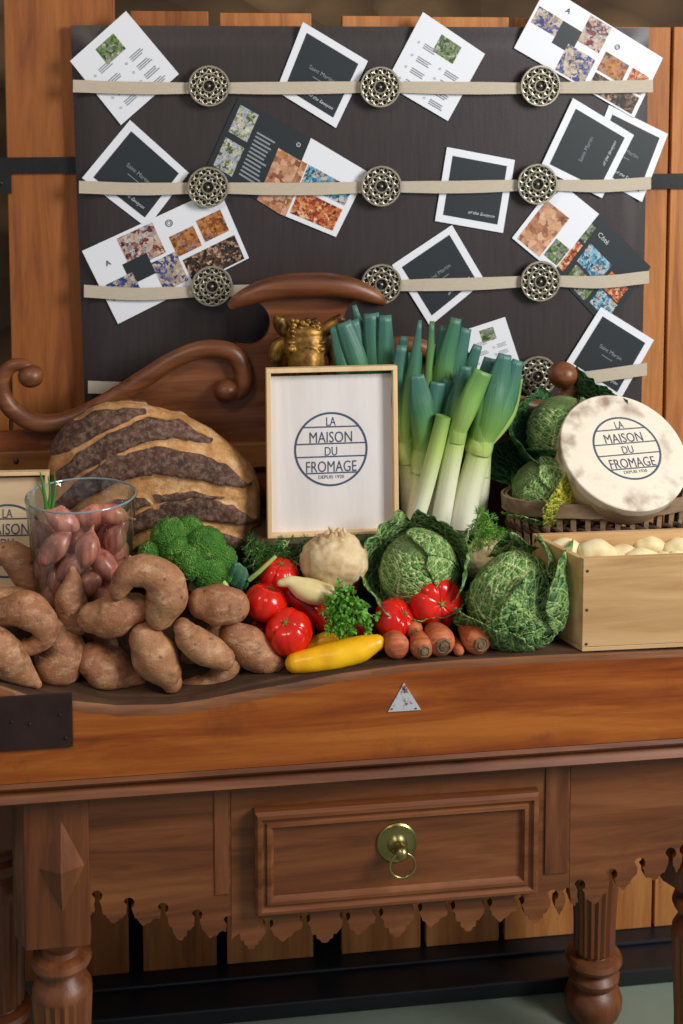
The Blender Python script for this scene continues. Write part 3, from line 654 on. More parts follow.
card('brochure', 'dark brochure half with two small photos of people in the second row', 'brochure', [(238, 98), (313, 140), (283, 216), (206, 168)],
     [('q', 'ph_people', .06, .06, .30, .44), ('q', 'ph_people', .06, .52, .30, .92), ('l', 'greytext', .36, .24, .62, .86, 12), ('q', 'ph_arch', .66, .30, 1, 1), ('r', 'lighttext', .86, .14, .004)], Y1, G_, 'black')
card('brochure', 'white brochure half with bed photo, second row, left of the middle rosette', 'brochure', [(311, 138), (368, 172), (336, 237), (280, 214)],
     [('q', 'ph_teal', .12, .30, .90, .56), ('q', 'ph_arch', .0, .30, .10, 1), ('q', 'ph_food', .14, .62, .90, .94)], Y2, G_)
card('brochure', 'white photo brochure tucked behind the third ribbon at left', 'brochure', [(82, 251), (219, 188), (249, 258), (118, 324)],
     [('q', 'ph_room', .24, .04, .50, .46), ('q', 'black', .20, .36, .38, .64), ('q', 'ph_blue', .04, .50, .24, .72), ('q', 'ph_blue', .38, .50, .56, .90), ('q', 'ph_amber', .56, .30, .74, .58), ('q', 'ph_amber', .77, .26, .95, .56),
      ('q', 'ph_night', .58, .64, .97, .98), ('r', 'inkdark', .60, .14, .0065), ('t', 'A', 'inkdark', .12, .30, .014, False)], Y2, G_)
card('brochure', 'white brochure half with vaulted ceiling photo near the right rosettes', 'brochure', [(557, 180), (599, 214), (553, 272), (512, 238)],
     [('r', 'inkdark', .10, .14, .005), ('q', 'ph_arch', .08, .30, .62, .96), ('q', 'ph_garden', .66, .62, .98, .90)], Y2, G_)
card('brochure', 'dark brochure half with blue plate photos at the right edge of the board', 'brochure', [(598, 213), (651, 267), (606, 328), (553, 272)],
     [('t', 'Côté', 'lighttext', .26, .22, .013, False), ('q', 'ph_garden', .0, .16, .10, .42), ('q', 'ph_food', .0, .46, .10, .90), ('q', 'ph_teal', .16, .36, .56, .66), ('q', 'ph_food', .60, .42, .92, .66), ('q', 'ph_teal', .62, .68, .94, .92), ('q', 'ph_garden', .18, .70, .56, .96)], Y1, G_, 'black')
# ================================================================ THINGS ON THE TABLE
def rest(px, py_bottom, r):
    """depth of an item whose lowest visible point is at py_bottom on the table"""
    y = .1
    for _ in range(30):
        p = P(px, py_bottom, y); e = p.z-zsurf(p.x, y); y += e*1.6
        y = max(-.02, min(.38, y))
    return y
# riser hidden behind the vegetables
RZ = .934
m = MB(); a = P(258, 540, .2).x; b = P(500, 540, .2).x; m.box(a, b, .21, .375, ZT+.001, RZ); m.box(a-.006, b+.006, .204, .38, RZ, RZ+.010)
tag(m.build('display_riser', 'worn', smooth=False, bevel=.001), 'dark wooden riser box carrying the framed wooden sign and the leeks', 'box')
RZ += .0105
# ---- tilted wooden box sign
def tray(name, label, cor, Y0, Y1_, depth, facemat, rim=.0085, logo_c=None, logo_r=None, tiny=True):
    tl, tr, br, bl = [P(a, b, y) for (a, b), y in zip(cor, (Y1_, Y1_, Y0, Y0))]
    U = ((tr-tl)+(br-bl)).normalized(); Vv = ((tl-bl)+(tr-br)).normalized(); Nn = U.cross(Vv).normalized(); Vv = Nn.cross(U)
    if Nn.y > 0: Nn = -Nn
    w = ((tr-tl).length+(br-bl).length)/2; h = ((tl-bl).length+(tr-br).length)/2; c = (tl+tr+br+bl)/4; o = c-U*w/2-Vv*h/2
    root = empty(name, o+U*w/2, label, 'sign')
    mm = MB(); mm.frame_box(o+U*rim-Nn*depth, U*(w-2*rim), Vv*(h-2*rim), Nn*.004); mm.build('face_panel', facemat, root, smooth=False, org=o)
    mm = MB(); mm.frame_box(o-Nn*depth, U*w, Vv*rim, Nn*depth); mm.frame_box(o+Vv*(h-rim)-Nn*depth, U*w, Vv*rim, Nn*depth)
    mm.frame_box(o+Vv*rim-Nn*depth, U*rim, Vv*(h-2*rim), Nn*depth); mm.frame_box(o+Vv*rim+U*(w-rim)-Nn*depth, U*rim, Vv*(h-2*rim), Nn*depth)
    mm.build('rim', 'signrim', root, smooth=False, bevel=.0008, org=o)
    if logo_c:
        # intersect the pixel ray with the face plane
        fp = o-Nn*(depth-.004); d = ray(*logo_c); t = (fp-CAM).dot(Nn)/d.dot(Nn); lc = CAM+d*t; R = logo_r/scl(lc)
        logo('logo', lc, U, Vv, Nn, R, 'ink', root, tiny)
    return root
tray('wooden_sign', 'upright pale wooden tray sign with round navy logo, centre of the display', [(263, 368), (394, 367), (402.5, 533), (271, 541)], .232, .262, .022, 'signface', .0075, (331, 449), 37)
tray('wooden_sign', 'kraft coloured wooden sign cut off at the left edge behind the glass', [(-78, 474), (44, 472), (52, 590), (-74, 594)], .245, .262, .018, 'signkraft', .006, (7, 541), 37, False)
# ---- bread
def bread():
    Yb = .315; c = P(155, 493, Yb); k = scl(c); A, B, D = 108/k, 82/k, .06; rot = math.radians(-27); ca, sa = math.cos(rot), math.sin(rot)
    m = MB(); nu, nv = 200, 110
    BANDS = [[(50, 446, 5), (75, 430, 9), (100, 416, 9), (125, 409, 6), (145, 407, 2)], [(58, 470, 4), (85, 450, 9), (115, 433, 10), (150, 421, 10), (180, 424, 7), (208, 437, 2)],
             [(52, 504, 5), (88, 474, 10), (120, 456, 12), (156, 449, 13), (200, 459, 12), (225, 469, 9), (245, 482, 2)], [(55, 538, 6), (90, 510, 9), (120, 495, 9), (150, 488, 4), (190, 484, 3.5), (218, 490, 1)],
             [(75, 555, 8), (110, 527, 9), (141, 509, 9), (170, 500, 10), (200, 499, 11), (230, 507, 9), (252, 519, 2)], [(105, 568, 8), (141, 541, 8), (175, 529, 9), (205, 528, 10), (235, 539, 7), (250, 549, 2)], [(150, 575, 8), (200, 560, 8), (240, 566, 3)]]
    BT = [([(x, y) for x, y, h in b], [(x, h) for x, y, h in b]) for b in BANDS]
    def band(px, py):
        o = 0
        for yt, ht in BT:
            if yt[0][0]-4 < px < yt[-1][0]+4:
                sl = (interp(yt, px+3)-interp(yt, px-3))/6; d = abs(py-interp(yt, px)+1.6*nz((px*.09, py*.09, 4)))/math.sqrt(1+sl*sl); h = interp(ht, px); o = max(o, sstep(h+1.8, h-1.8, d))
        return o
    def pt(u, v):
        th = 2*math.pi*u; ph = (v-.5)*math.pi
        cx_, sx_ = math.cos(th), math.sin(th); cp_ = max(0, math.cos(ph)); sp_ = math.sin(ph)
        e = .86; f = lambda q, e_: math.copysign(abs(q)**e_, q)
        x = A*f(cx_, e)*cp_**.62; z = B*f(sx_, e)*cp_**.62; y = D*f(sp_, .9)
        X = c.x+x*ca-z*sa; Z = c.z+x*sa+z*ca; return Vector((X, Yb+y, Z))
    vs = []
    for i in range(nu):
        for j in range(nv+1):
            p = pt(i/nu, j/nv); d = (p-CAM); px = 155+(p.x-c.x)*k; py = 493-(p.z-c.z)*k
            bd = band(px, py) if p.y < Yb+.03 else .5+.5*nz(p, 9)
            n_ = (p-Vector((c.x, Yb, c.z))); n_ = Vector((n_.x/A/A, n_.y/D/D, n_.z/B/B)).normalized()
            p = p+n_*(.0075*bd+.004*nz(p, 18)+.0018*nz(p, 60)); 
            if p.z < zsurf(p.x, Yb)+.001: p.z = zsurf(p.x, Yb)+.001
            m.vc[len(vs)] = bd; vs.append(p)
    W = nv+1
    m.add(vs, [(i*W+j, ((i+1) % nu)*W+j, ((i+1) % nu)*W+j+1, i*W+j+1) for i in range(nu) for j in range(nv)])
    return tag(m.build('bread_loaf', 'crust', ang=180), 'huge dark crusted country loaf with curved pale scoring, leaning behind the glass', 'bread')
bread()
# ---- sweet potatoes
def spud(name, label, cat, pts, Y, mat, group, seg=26, lump=.10, fine=.03, flat=.92, dz=0, lists=False):
    L = []
    for q in pts:
        yy = Y+(q[3] if len(q) > 3 else 0); p = P(q[0], q[1], yy); L.append((p.x, p.y, p.z+dz, q[2]*(1.04 if name == 'sweet_potato' else 1)/scl(p)))
    # rounded ends
    def endcap(a, b):
        d = (Vector(a[:3])-Vector(b[:3])).normalized(); out = []
        for t in (.45, .75, .93, 1.0): out.append((*(Vector(a[:3])+d*a[3]*t), a[3]*math.sqrt(max(.004, 1-t*t))))
        return out
    mid = cr(L, 7); s0 = endcap(mid[0], mid[1])[::-1]; s1 = endcap(mid[-1], mid[-2]); al = s0+mid+s1
    R = max(q[3] for q in L); sd = random.random()*50; m = MB()
    def dfn(q, t, th): return R*(lump*nz(q+Vector((sd, 0, 0)), 1.1/R)+fine*nz(q+Vector((0, sd, 0)), 4/R))*min(1, 3*min(t, 1-t)+.2)
    m.tube([q[:3] for q in al], [q[3] for q in al], seg, dfn=dfn, flat=flat)
    return tag(m.build(name, mat, ang=180), label, cat, group)
SP = [
 ([(-4, 550, 8), (12, 556, 15), (24, 568, 17), (33, 584, 15)], .17, 'sweet potato leaning behind the left side of the glass'),
 ([(-4, 600, 13), (16, 603, 16), (34, 606, 13)], .135, 'small sweet potato mostly hidden low at the left of the glass'),
 ([(8, 611, 15), (24, 609, 19), (41, 620, 16), (45, 636, 12), (32, 646, 9), (19, 648, 6)], .045, 'c-shaped curled sweet potato at the far left of the heap'),
 ([(55, 632, 17), (62, 650, 24), (56, 668, 25), (44, 682, 15)], .075, 'large round-bottomed pale sweet potato below the curled one'),
 ([(-14, 640, 20), (6, 656, 21), (22, 672, 14), (37, 684, 5)], .03, 'pointed sweet potato at the bottom left corner of the heap'),
 ([(72, 570, 4), (72, 582, 10), (70, 599, 17), (75, 617, 18)], .085, 'cone-shaped sweet potato standing point up before the glass'),
 ([(94, 618, 16), (106, 617, 22), (121, 612, 22), (134, 609, 16)], .055, 'plump oval sweet potato directly below the glass'),
 ([(95, 661, 19), (108, 669, 24), (125, 678, 14), (139, 682, 8)], .07, 'reddish sweet potato with a stubby tip at the bottom, left of centre'),
 ([(146, 640, 18), (154, 655, 24), (165, 671, 18), (171, 682, 11)], .04, 'big dimpled sweet potato at the bottom middle of the heap'),
 ([(119, 590, 10), (128, 575, 15), (146, 571, 17), (162, 580, 20), (167, 596, 22), (161, 612, 17)], .04, 'arched sweet potato bent over the top of the heap'),
 ([(204, 603, 16), (216, 604, 21), (230, 606, 19)], .06, 'stout round sweet potato below the broccoli'),
 ([(183, 628, 10), (190, 638, 15), (206, 649, 17), (222, 658, 13)], .035, 'knobbly diagonal sweet potato right of the dimpled one'),
 ([(189, 688, 6), (203, 686, 10), (218, 679, 12), (229, 664, 13)], .06, 'thin curved sweet potato tucked below the knobbly one'),
 ([(233, 634, 14), (245, 643, 19), (258, 654, 19), (271, 664, 16)], .065, 'long smooth sweet potato at the right end of the heap'),
 ([(82, 652, 14), (88, 640, 15), (104, 645, 14)], .13, 'sweet potato deep inside the heap, barely showing between others'),
 ([(30, 690, 8), (60, 640, 16), (48, 600, 15)], .16, 'sweet potato in shade at the back of the heap'),
 ([(195, 660, 15), (215, 640, 16), (222, 628, 12)], .13, 'sweet potato in shade behind the knobbly one'),
]
for pts, Y, lab in SP:
    spud('sweet_potato', lab, 'sweet potato', pts, Y, 'potato', 'sweet potatoes heaped on the left')
# ---- glass with shallots
GC = P(86, 640, .165); GY = .165
gx = P(83, 600, GY).x; gz = zsurf(gx, GY)+.001
rimp = P(82.5, 495, GY); GR = 55/scl(rimp); GZ = rimp.z
gb = GR*.76
m = MB(); 
t = .0035; Hh = GZ-gz
m.lathe([(0, 0), (gb-.004, 0), (gb, .004), (lerp(gb, GR, .5), Hh*.5), (GR-.0005, Hh-.004), (GR+.0006, Hh-.002), (GR, Hh+.0008), (GR-t+.0004, Hh+.0008), (GR-t-.0006, Hh-.002), (lerp(gb, GR, .5)-t, Hh*.5), (gb-t, .012), (gb-t-.004, .009), (0, .009)], 64, 0, (gx, GY, gz))
gv = tag(m.build('glass_vase', 'glass', ang=60), 'clear tapered glass filled with shallots, standing behind the sweet potatoes', 'glass')
def shal(c, ax, L=.058, R=.0165):
    m = MB(); pr = [(0, -.5), (.28, -.47), (.62, -.36), (.9, -.18), (1, .0), (.92, .14), (.68, .28), (.4, .38), (.2, .45), (.13, .52), (.10, .60), (0, .61)]
    sd = random.random()*9
    m.lathe([(r*R, h*L) for r, h in pr], 22, 0, c, ax, lambda th, h: 1+.05*math.sin(3*th+sd)+.02*math.sin(7*th+sd))
    return m
M['glassrim'] = NT('glass_rim_highlight', .08, 0, .9).color('#8fa6ae').m; M['glassrim'].node_tree.nodes['Principled BSDF'].inputs['Alpha'].default_value = .7
m = MB(); m.tube([(gx+math.cos(2*math.pi*i/96)*(GR-.0017), GY+math.sin(2*math.pi*i/96)*(GR-.0017), GZ) for i in range(97)], .0016, 8, cap=False); m.build('rim', 'glassrim', gv)
lv = []
for zi in range(6):
    zz = gz+.030+zi*.0295; rr = lerp(gb, GR, (zz-gz)/Hh)-.0225; n_ = 7 if zi > 0 else 6
    for q in range(n_):
        th = 2*math.pi*(q+.5*(zi % 2))/n_; lv.append(Vector((gx+math.cos(th)*rr, GY+math.sin(th)*rr, zz)))
    if zi < 5: lv.append(Vector((gx, GY, zz)))
first = None
labs = ['against the wall of the glass', 'near the top of the glass']
for i, c in enumerate(lv):
    ax = Vector((random.uniform(-.7, .7), random.uniform(-.35, .35), random.uniform(.5, 1)*random.choice((1, 1, -1))))
    fr = c.y < GY
    lvl = int((c.z-gz-.03)/.0295+.5)
    names = ['lowest', 'second lowest', 'third', 'fourth', 'fifth', 'topmost']
    side = 'left' if c.x < gx-.02 else ('right' if c.x > gx+.02 else 'middle'); where = 'front' if c.y < GY-.012 else ('back' if c.y > GY+.012 else 'mid-depth')
    tag(shal(c, ax, random.uniform(.058, .070), random.uniform(.0170, .0198)).build('shallot', 'shallot', ang=180), 'pink papery shallot in the %s layer of the glass, %s %s' % (names[lvl], where, side), 'shallot', 'shallots packed in the glass')
tp = P(80, 510, GY-.01); tp.z = max(tp.z, gz+.212)
big = shal(Vector((gx-.028, GY-.030, gz+.214)), (-.85, .1, .45), .062, .018).build('shallot', 'shallot', ang=180); tag(big, 'sprouting shallot with green shoots on top in the glass', 'shallot', 'shallots packed in the glass')
for bx in ((47, 508, 42, 480, 40, 472), (49, 508, 50, 490, 48, 476), (52, 510, 55, 490, 54.5, 472), (46, 512, 44, 496, 38, 484)):
    m = MB(); pts = [P(bx[i], bx[i+1], GY-.02) for i in (0, 2, 4)]; pts = cr([tuple(p) for p in pts], 6); m.tube(pts, [lerp(.0028, .0008, i/(len(pts)-1)) for i in range(len(pts))], 8); m.build('shoot', 'sprout', big)
for px, py, ax, lab in ((92, 506, (.9, .1, .25), 'coppery shallot lying on top in the middle of the glass'), (112, 512, (1, 0, -.3), 'long shallot resting on top against the right rim of the glass')):
    p = P(px, py, GY-.005); p.z = gz+.212; p.x = P(px, 505, GY).x
    tag(shal(p, ax, .062, .0165).build('shallot', 'shallot', ang=180), lab, 'shallot', 'shallots packed in the glass')
# ---- broccoli
def broccoli():
    root = empty('broccoli', P(188, 590, .16), 'bright green broccoli head between the glass and the tomatoes', 'broccoli')
    fl = [(170, 537, 19, .17), (152, 555, 15, .16), (188, 532, 16, .18), (205, 548, 21, .155), (222, 560, 15, .16), (190, 562, 19, .14), (208, 572, 18, .14), (168, 566, 15, .15), (176, 550, 16, .15), (228, 574, 10, .155)]
    for px, py, r, Y in fl:
        c = P(px, py, Y); R = r/scl(c)*.92; m = MB()
        bumps = []
        for q in range(120):
            d = Vector((random.gauss(0, 1), random.gauss(0, 1)-.4, random.gauss(0, 1)+.3)).normalized(); bumps.append(d)
        def fn(d):
            b = max(d.dot(q) for q in bumps); return 1+.13*sstep(.95, .998, b)+.05*nz(d, 14)+.04*nz(d, 30)
        m.ico(c, R, 5, 0, fn); m.build('floret', 'broccoli', root, ang=180)
    m = MB(); a = P(196, 590, .155); b = P(200, 560, .16); m.tube([a, a.lerp(b, .5), b], [.014, .012, .02], 12); m.tube([P(228, 594, .14), P(222, 580, .145), P(210, 566, .15)], [.006, .007, .01], 10); m.build('stalk', 'stalk', root)
    m = MB(); c = P(238, 580, .15)
    def lf(u, v):
        L = .055*u; wv = (v-.5)*2*.018*math.sin(math.pi*min(1, u*.9+.08))**.6
        return c+Vector((L*.35+wv*.85-.01, -.012*math.cos(wv*60)-.003*math.sin(u*20+v*9), .030-L*.75+wv*.35))
    m.grid(lf, 16, 12); shell(m.build('leaf', 'blueleaf', root, recalc=False), .0012)
broccoli()
# ---- tomatoes
def tomato(px, py, r, Y, ax, lab, lobes=6, amp=.07, flat=.84, seed=0, dx=0):
    c = P(px, py, Y); R = r/scl(c); ax = Vector(ax).normalized(); a = ax.orthogonal().normalized(); b = ax.cross(a); m = MB(); rn = random.Random(seed+px)
    ph = [rn.uniform(-.25, .25) for _ in range(lobes)]; 
    def pt(u, v):
        th = 2*math.pi*u; f = math.pi*v; s_ = math.sin(f); 
        lb = abs(math.sin(th*lobes/2+.6*math.sin(th+seed)+seed)); lb = (1-lb)**2.2; k = amp*2.0*lb*s_**.5*(1 if f < 1.6 else .5)*(.6+.5*math.sin(2*th+seed))
        rad = R*(s_**.82)*(1-k); h = R*flat*math.cos(f)*(1-k*.6)
        if f < .65: h -= R*.16*(1-f/.65)**1.3
        return c+(a*math.cos(th)+b*math.sin(th))*rad+ax*h
    m.grid(pt, 96, 40, cu=True); root = tag(m.build('tomato', 'tomato', ang=180, merge=True), lab, 'tomato', 'red ribbed tomatoes')
    m = MB(); top = c+ax*R*(flat-.15)
    for q in range(6):
        th = q*math.pi/3+seed; d = a*math.cos(th)+b*math.sin(th); m.tube([top, top+d*R*.10+ax*R*.03, top+d*R*.20+ax*R*.05], [.0014, .0012, .0004], 5)
    m.lathe([(R*.09, -R*.02), (R*.08, R*.05), (R*.06, R*.10), (0, R*.11)], 8, 0, top, ax); m.build('calyx', 'calyx', root)
tomato(279, 576, 20.5, .155, (.1, -.2, 1), 'ribbed tomato at the back, beside the celeriac and next to the bread', 7, .06, .8, 1)
tomato(266, 603, 22, .11, (.35, .1, 1), 'tomato in the middle of the left trio, below the back one', 6, .05, .82, 2)
tomato(289, 632, 24, .07, (-.25, -.55, .8), 'glossy tomato at the front beside the yellow squash', 5, .07, .88, 3)
tomato(261, 630, 12, .12, (0, 0, 1), 'small tomato half hidden behind the front left tomato', 6, .04, .85, 4)
tomato(395, 620, 22, .075, (.55, -.45, .6), 'ribbed tomato left of the large one, above the carrots', 9, .10, .80, 5)
tomato(436, 602, 27, .085, (.15, -.95, .25), 'largest deeply ribbed tomato with its stem scar facing forward', 8, .13, .72, 6)
tomato(347, 584, 13, .15, (0, 0, 1), 'tomato just peeping out right of the celeriac', 6, .05, .8, 7)
tomato(364, 630, 12, .11, (0, -.2, 1), 'small tomato half hidden behind the parsley and yellow squash', 6, .05, .85, 8)
spud('red_pepper', 'long red pepper lying under the ivory squash', 'pepper', [(292, 596, 8), (308, 607, 12), (324, 622, 11), (332, 634, 8)], .12, 'pepper', None, lump=.12, fine=.0)
spud('red_pepper', 'long red pepper showing behind the ivory squash', 'pepper', [(318, 590, 7), (333, 602, 9), (345, 618, 8)], .145, 'pepper', None, lump=.12, fine=.0)
spud('ivory_squash', 'small ivory squash with a thin neck lying over the red peppers', 'squash', [(281, 583, 4), (290, 582, 6.5), (302, 588, 12), (314, 592, 13), (326, 594, 11)], .095, 'ivory', None, lump=.05, fine=.0)
def squash(lab, pts, Y, endpx):
    o = spud('yellow_squash', lab, 'squash', pts, Y, 'zucchini', None, lump=.05, fine=.0, seg=32)
    if endpx:
        m = MB(); a, b = P(*endpx[0], Y), P(*endpx[1], Y); m.tube([a, a.lerp(b, .6), b], [.006, .0045, .0045], 8); m.build('stem', 'stalk', o)
squash('large yellow squash lying along the front edge of the table', [(296, 663, 11), (316, 660, 13.5), (340, 655, 15), (362, 648, 13.5), (376, 643, 9)], .035, [(378, 646), (384, 640)])
squash('second yellow squash mostly hidden behind the large one', [(308, 648, 8), (322, 642, 9), (338, 637, 8)], .085, None)
# ---- celeriac
def celeriac(px, py, r, Y, lab, sz=1):
    c = P(px, py, Y); R = r/scl(c); m = MB()
    def fn(d):
        tops = sstep(.62, .9, d.z); return 1+.05*nz(d, 2.2)+.035*nz(d, 6)+.02*nz(d, 14)+tops*.08*nz(d, 9)-.05*sstep(.2, -1, d.z)
    m.ico(c, R, 5, 0, fn, (1, .95, .88)); o = tag(m.build('celeriac', 'celeriac', ang=180), lab, 'celeriac')
    m = MB()
    for q in range(9):
        th = q*2.4; rr = R*.11*math.sqrt(q); p = c+Vector((math.cos(th)*rr, math.sin(th)*rr, R*.80)); m.tube([p, p+Vector((random.uniform(-.002, .002), 0, R*.10)), p+Vector((random.uniform(-.004, .004), 0, R*.17))], [.005, .0042, .002], 6)
    m.build('stem_stub', 'celeriac', o)
celeriac(334, 562, 34, .15, 'large knobbly beige celeriac in front of the framed sign')
celeriac(485, 562, 25, .19, 'celeriac half hidden between the two front cabbages')
# ---- savoy cabbages
def leaf(m, c, R, b, t, L=2.2, Wd=.9, flare=.25, ruf=.06, sd=0, phi0=.15, nu=46, nv=34, mi=0, asp=1.0, curl=0.0):
    c = Vector(c); b = Vector(b).normalized(); t = Vector(t); t = (t-b*t.dot(b)).normalized(); s_ = b.cross(t)
    def fn(u, v):
        phi = phi0+L*u; vv = (v-.5)*2
        wp = Wd*(math.sin(math.pi*(.10+.80*u))**.55)
        # local lateral offset rather than meridian convergence only
        d0 = b*math.cos(phi)+t*math.sin(phi); lat = wp*vv; d = (d0*math.cos(lat)+s_*math.sin(lat)).normalized()
        e = max(abs(vv)**3*.8, sstep(.72, 1, u)*.9)
        r = 1+flare*(u**2.2)+flare*.9*abs(vv)**2.5*u+curl*sstep(.8, 1, u)
        r += ruf*e*(math.sin(11*phi+sd+6*vv*0)*.6+math.sin(17*u+9*vv+sd)*.5+nz((phi*4, vv*4, sd), 1.4))
        r += .020*nz(d*R*60+Vector((sd, 0, 0)), 1.0)+.012*nz(d*R*140+Vector((sd, 0, 0)), 1.0)
        return c+d*R*r*asp if asp == 1 else c+Vector((d.x*asp, d.y, d.z/asp**.5))*R*r
    m.grid(fn, nu, nv, mi, uv=lambda u, v: (.5+(v-.5)*(Wd/1.1)*(math.sin(math.pi*(.10+.80*u))**.55)*.75, u*L/2.0))
def cabbage(label, c, R, base, heads, outers, mats=('savoyhead', 'savoy')):
    root = empty('savoy_cabbage', (c.x, c.y, c.z-R), label, 'cabbage', 'crinkled savoy cabbages')
    m = MB(); bb = Vector(base).normalized(); ta = bb.orthogonal().normalized(); sa = bb.cross(ta)
    def core(u, v):
        f = math.pi*v; d = bb*math.cos(f)+(ta*math.cos(2*math.pi*u)+sa*math.sin(2*math.pi*u))*math.sin(f); return c+d*R*(.97+.02*nz(d, 3)+.012*nz(d*R*120))
    m.grid(core, 64, 32, cu=True, uv=lambda u, v: (abs(u*2-1)*2.2, v*1.5)); core_ = m.build('heart', mats[0], root, ang=180, merge=True)
    for i, (t, L, Wd, fl, rf) in enumerate(heads):
        m = MB(); leaf(m, c, R*(1.0+.02*i), base, t, L, Wd, fl, rf, sd=i*3.7+R*100); shell(m.build('wrapper_leaf', mats[0], root, ang=180, recalc=False), .0012)
    for i, o in enumerate(outers):
        t, L, Wd, fl, rf = o[:5]; sc_ = o[5] if len(o) > 5 else 1.1; mt = o[6] if len(o) > 6 else mats[1]
        m = MB(); leaf(m, c, R*sc_, base, t, L, Wd, fl, rf, sd=i*5.1+R*70, curl=.12); shell(m.build('outer_leaf', mt, root, ang=180, recalc=False), .0012)
    return root
X = Vector((1, 0, 0)); Yv = Vector((0, 1, 0)); Z = Vector((0, 0, 1))
# left front head: stem down and back, leaves wrap up and over
c1 = P(418, 571, .135); R1 = 39/scl(c1)
cabbage('front left savoy cabbage behind the two ribbed tomatoes', c1, R1, (.2, .5, -.85),
        [((-.8, -1, .1), 2.75, 1.0, .0, .02), ((1, -.6, .3), 2.6, .9, .02, .03), ((.2, -.3, 1), 2.9, .8, .02, .03)],
        [((-1, -.35, -.1), 1.75, 1.15, .30, .06, 1.08), ((-.15, -1, -.4), 1.45, 1.1, .22, .05, 1.08), ((-.8, .3, .9), 2.0, 1.0, .16, .06, 1.12), ((.5, .1, 1), 2.05, 1.0, .14, .06, 1.12), ((1, -.3, .0), 1.9, 1.0, .20, .06, 1.10)])
c2 = P(516, 600, .070); R2 = 47/scl(c2)
cabbage('front right savoy cabbage beside the pine crate', c2, R2, (.72, -.42, -.55),
        [((-.3, -.3, 1), 2.5, 1.1, .0, .03), ((-1, -.6, .0), 2.5, 1.0, .02, .03)],
        [((-.45, -.9, .5), 1.55, 1.0, .05, .05, 1.06), ((-1, -.4, -.7), 2.1, .75, .18, .07, 1.08), ((.2, .5, 1), 1.75, .95, .14, .06, 1.10), ((.1, 1, .3), 1.5, .9, .10, .07, 1.10), ((-.4, .9, .6), 2.3, .9, .10, .06, 1.08), ((.35, -.1, 1), 1.3, .85, .22, .07, 1.12)])
c3 = P(563, 432, .315); R3 = 37/scl(c3)
cabbage('dark savoy cabbage at the top of the basket behind the cheese box', c3, R3, (.1, .35, -.9),
        [((-.6, -1, .2), 2.7, 1.0, .0, .03), ((.7, -.6, .5), 2.6, .9, .02, .03)],
        [((-1, -.3, .1), 1.70, 1.15, .32, .06, 1.14), ((-.25, -1, -.1), 1.72, 1.2, .14, .05, 1.10), ((-.6, .6, .4), 1.8, 1.0, .16, .06, 1.10), ((.75, .1, .9), 2.05, 1.0, .30, .08, 1.16), ((1, -.2, .5), 1.9, .9, .2, .07, 1.14), ((-.9, -.5, -.3), 1.05, 1.05, .50, .06, 1.35), ((-.2, -1, -.5), 1.0, 1.0, .35, .06, 1.30)], ('savoyhead', 'savoydark'))
c4 = P(545, 492, .245); R4 = 34/scl(c4)
cabbage('yellowing savoy cabbage low in the basket beside the cheese box', c4, R4, (.75, .1, -.65),
        [((-.6, -.8, .4), 2.5, 1.0, .0, .03), ((.1, -.5, .9), 2.4, .9, .03, .03)],
        [((.1, -1, .3), 1.8, 1.0, .10, .08, 1.1, 'savoyyellow'), ((-1, -.3, .1), 1.9, .8, .10, .06, 1.08, 'savoyhead')], ('savoyhead', 'savoyyellow'))
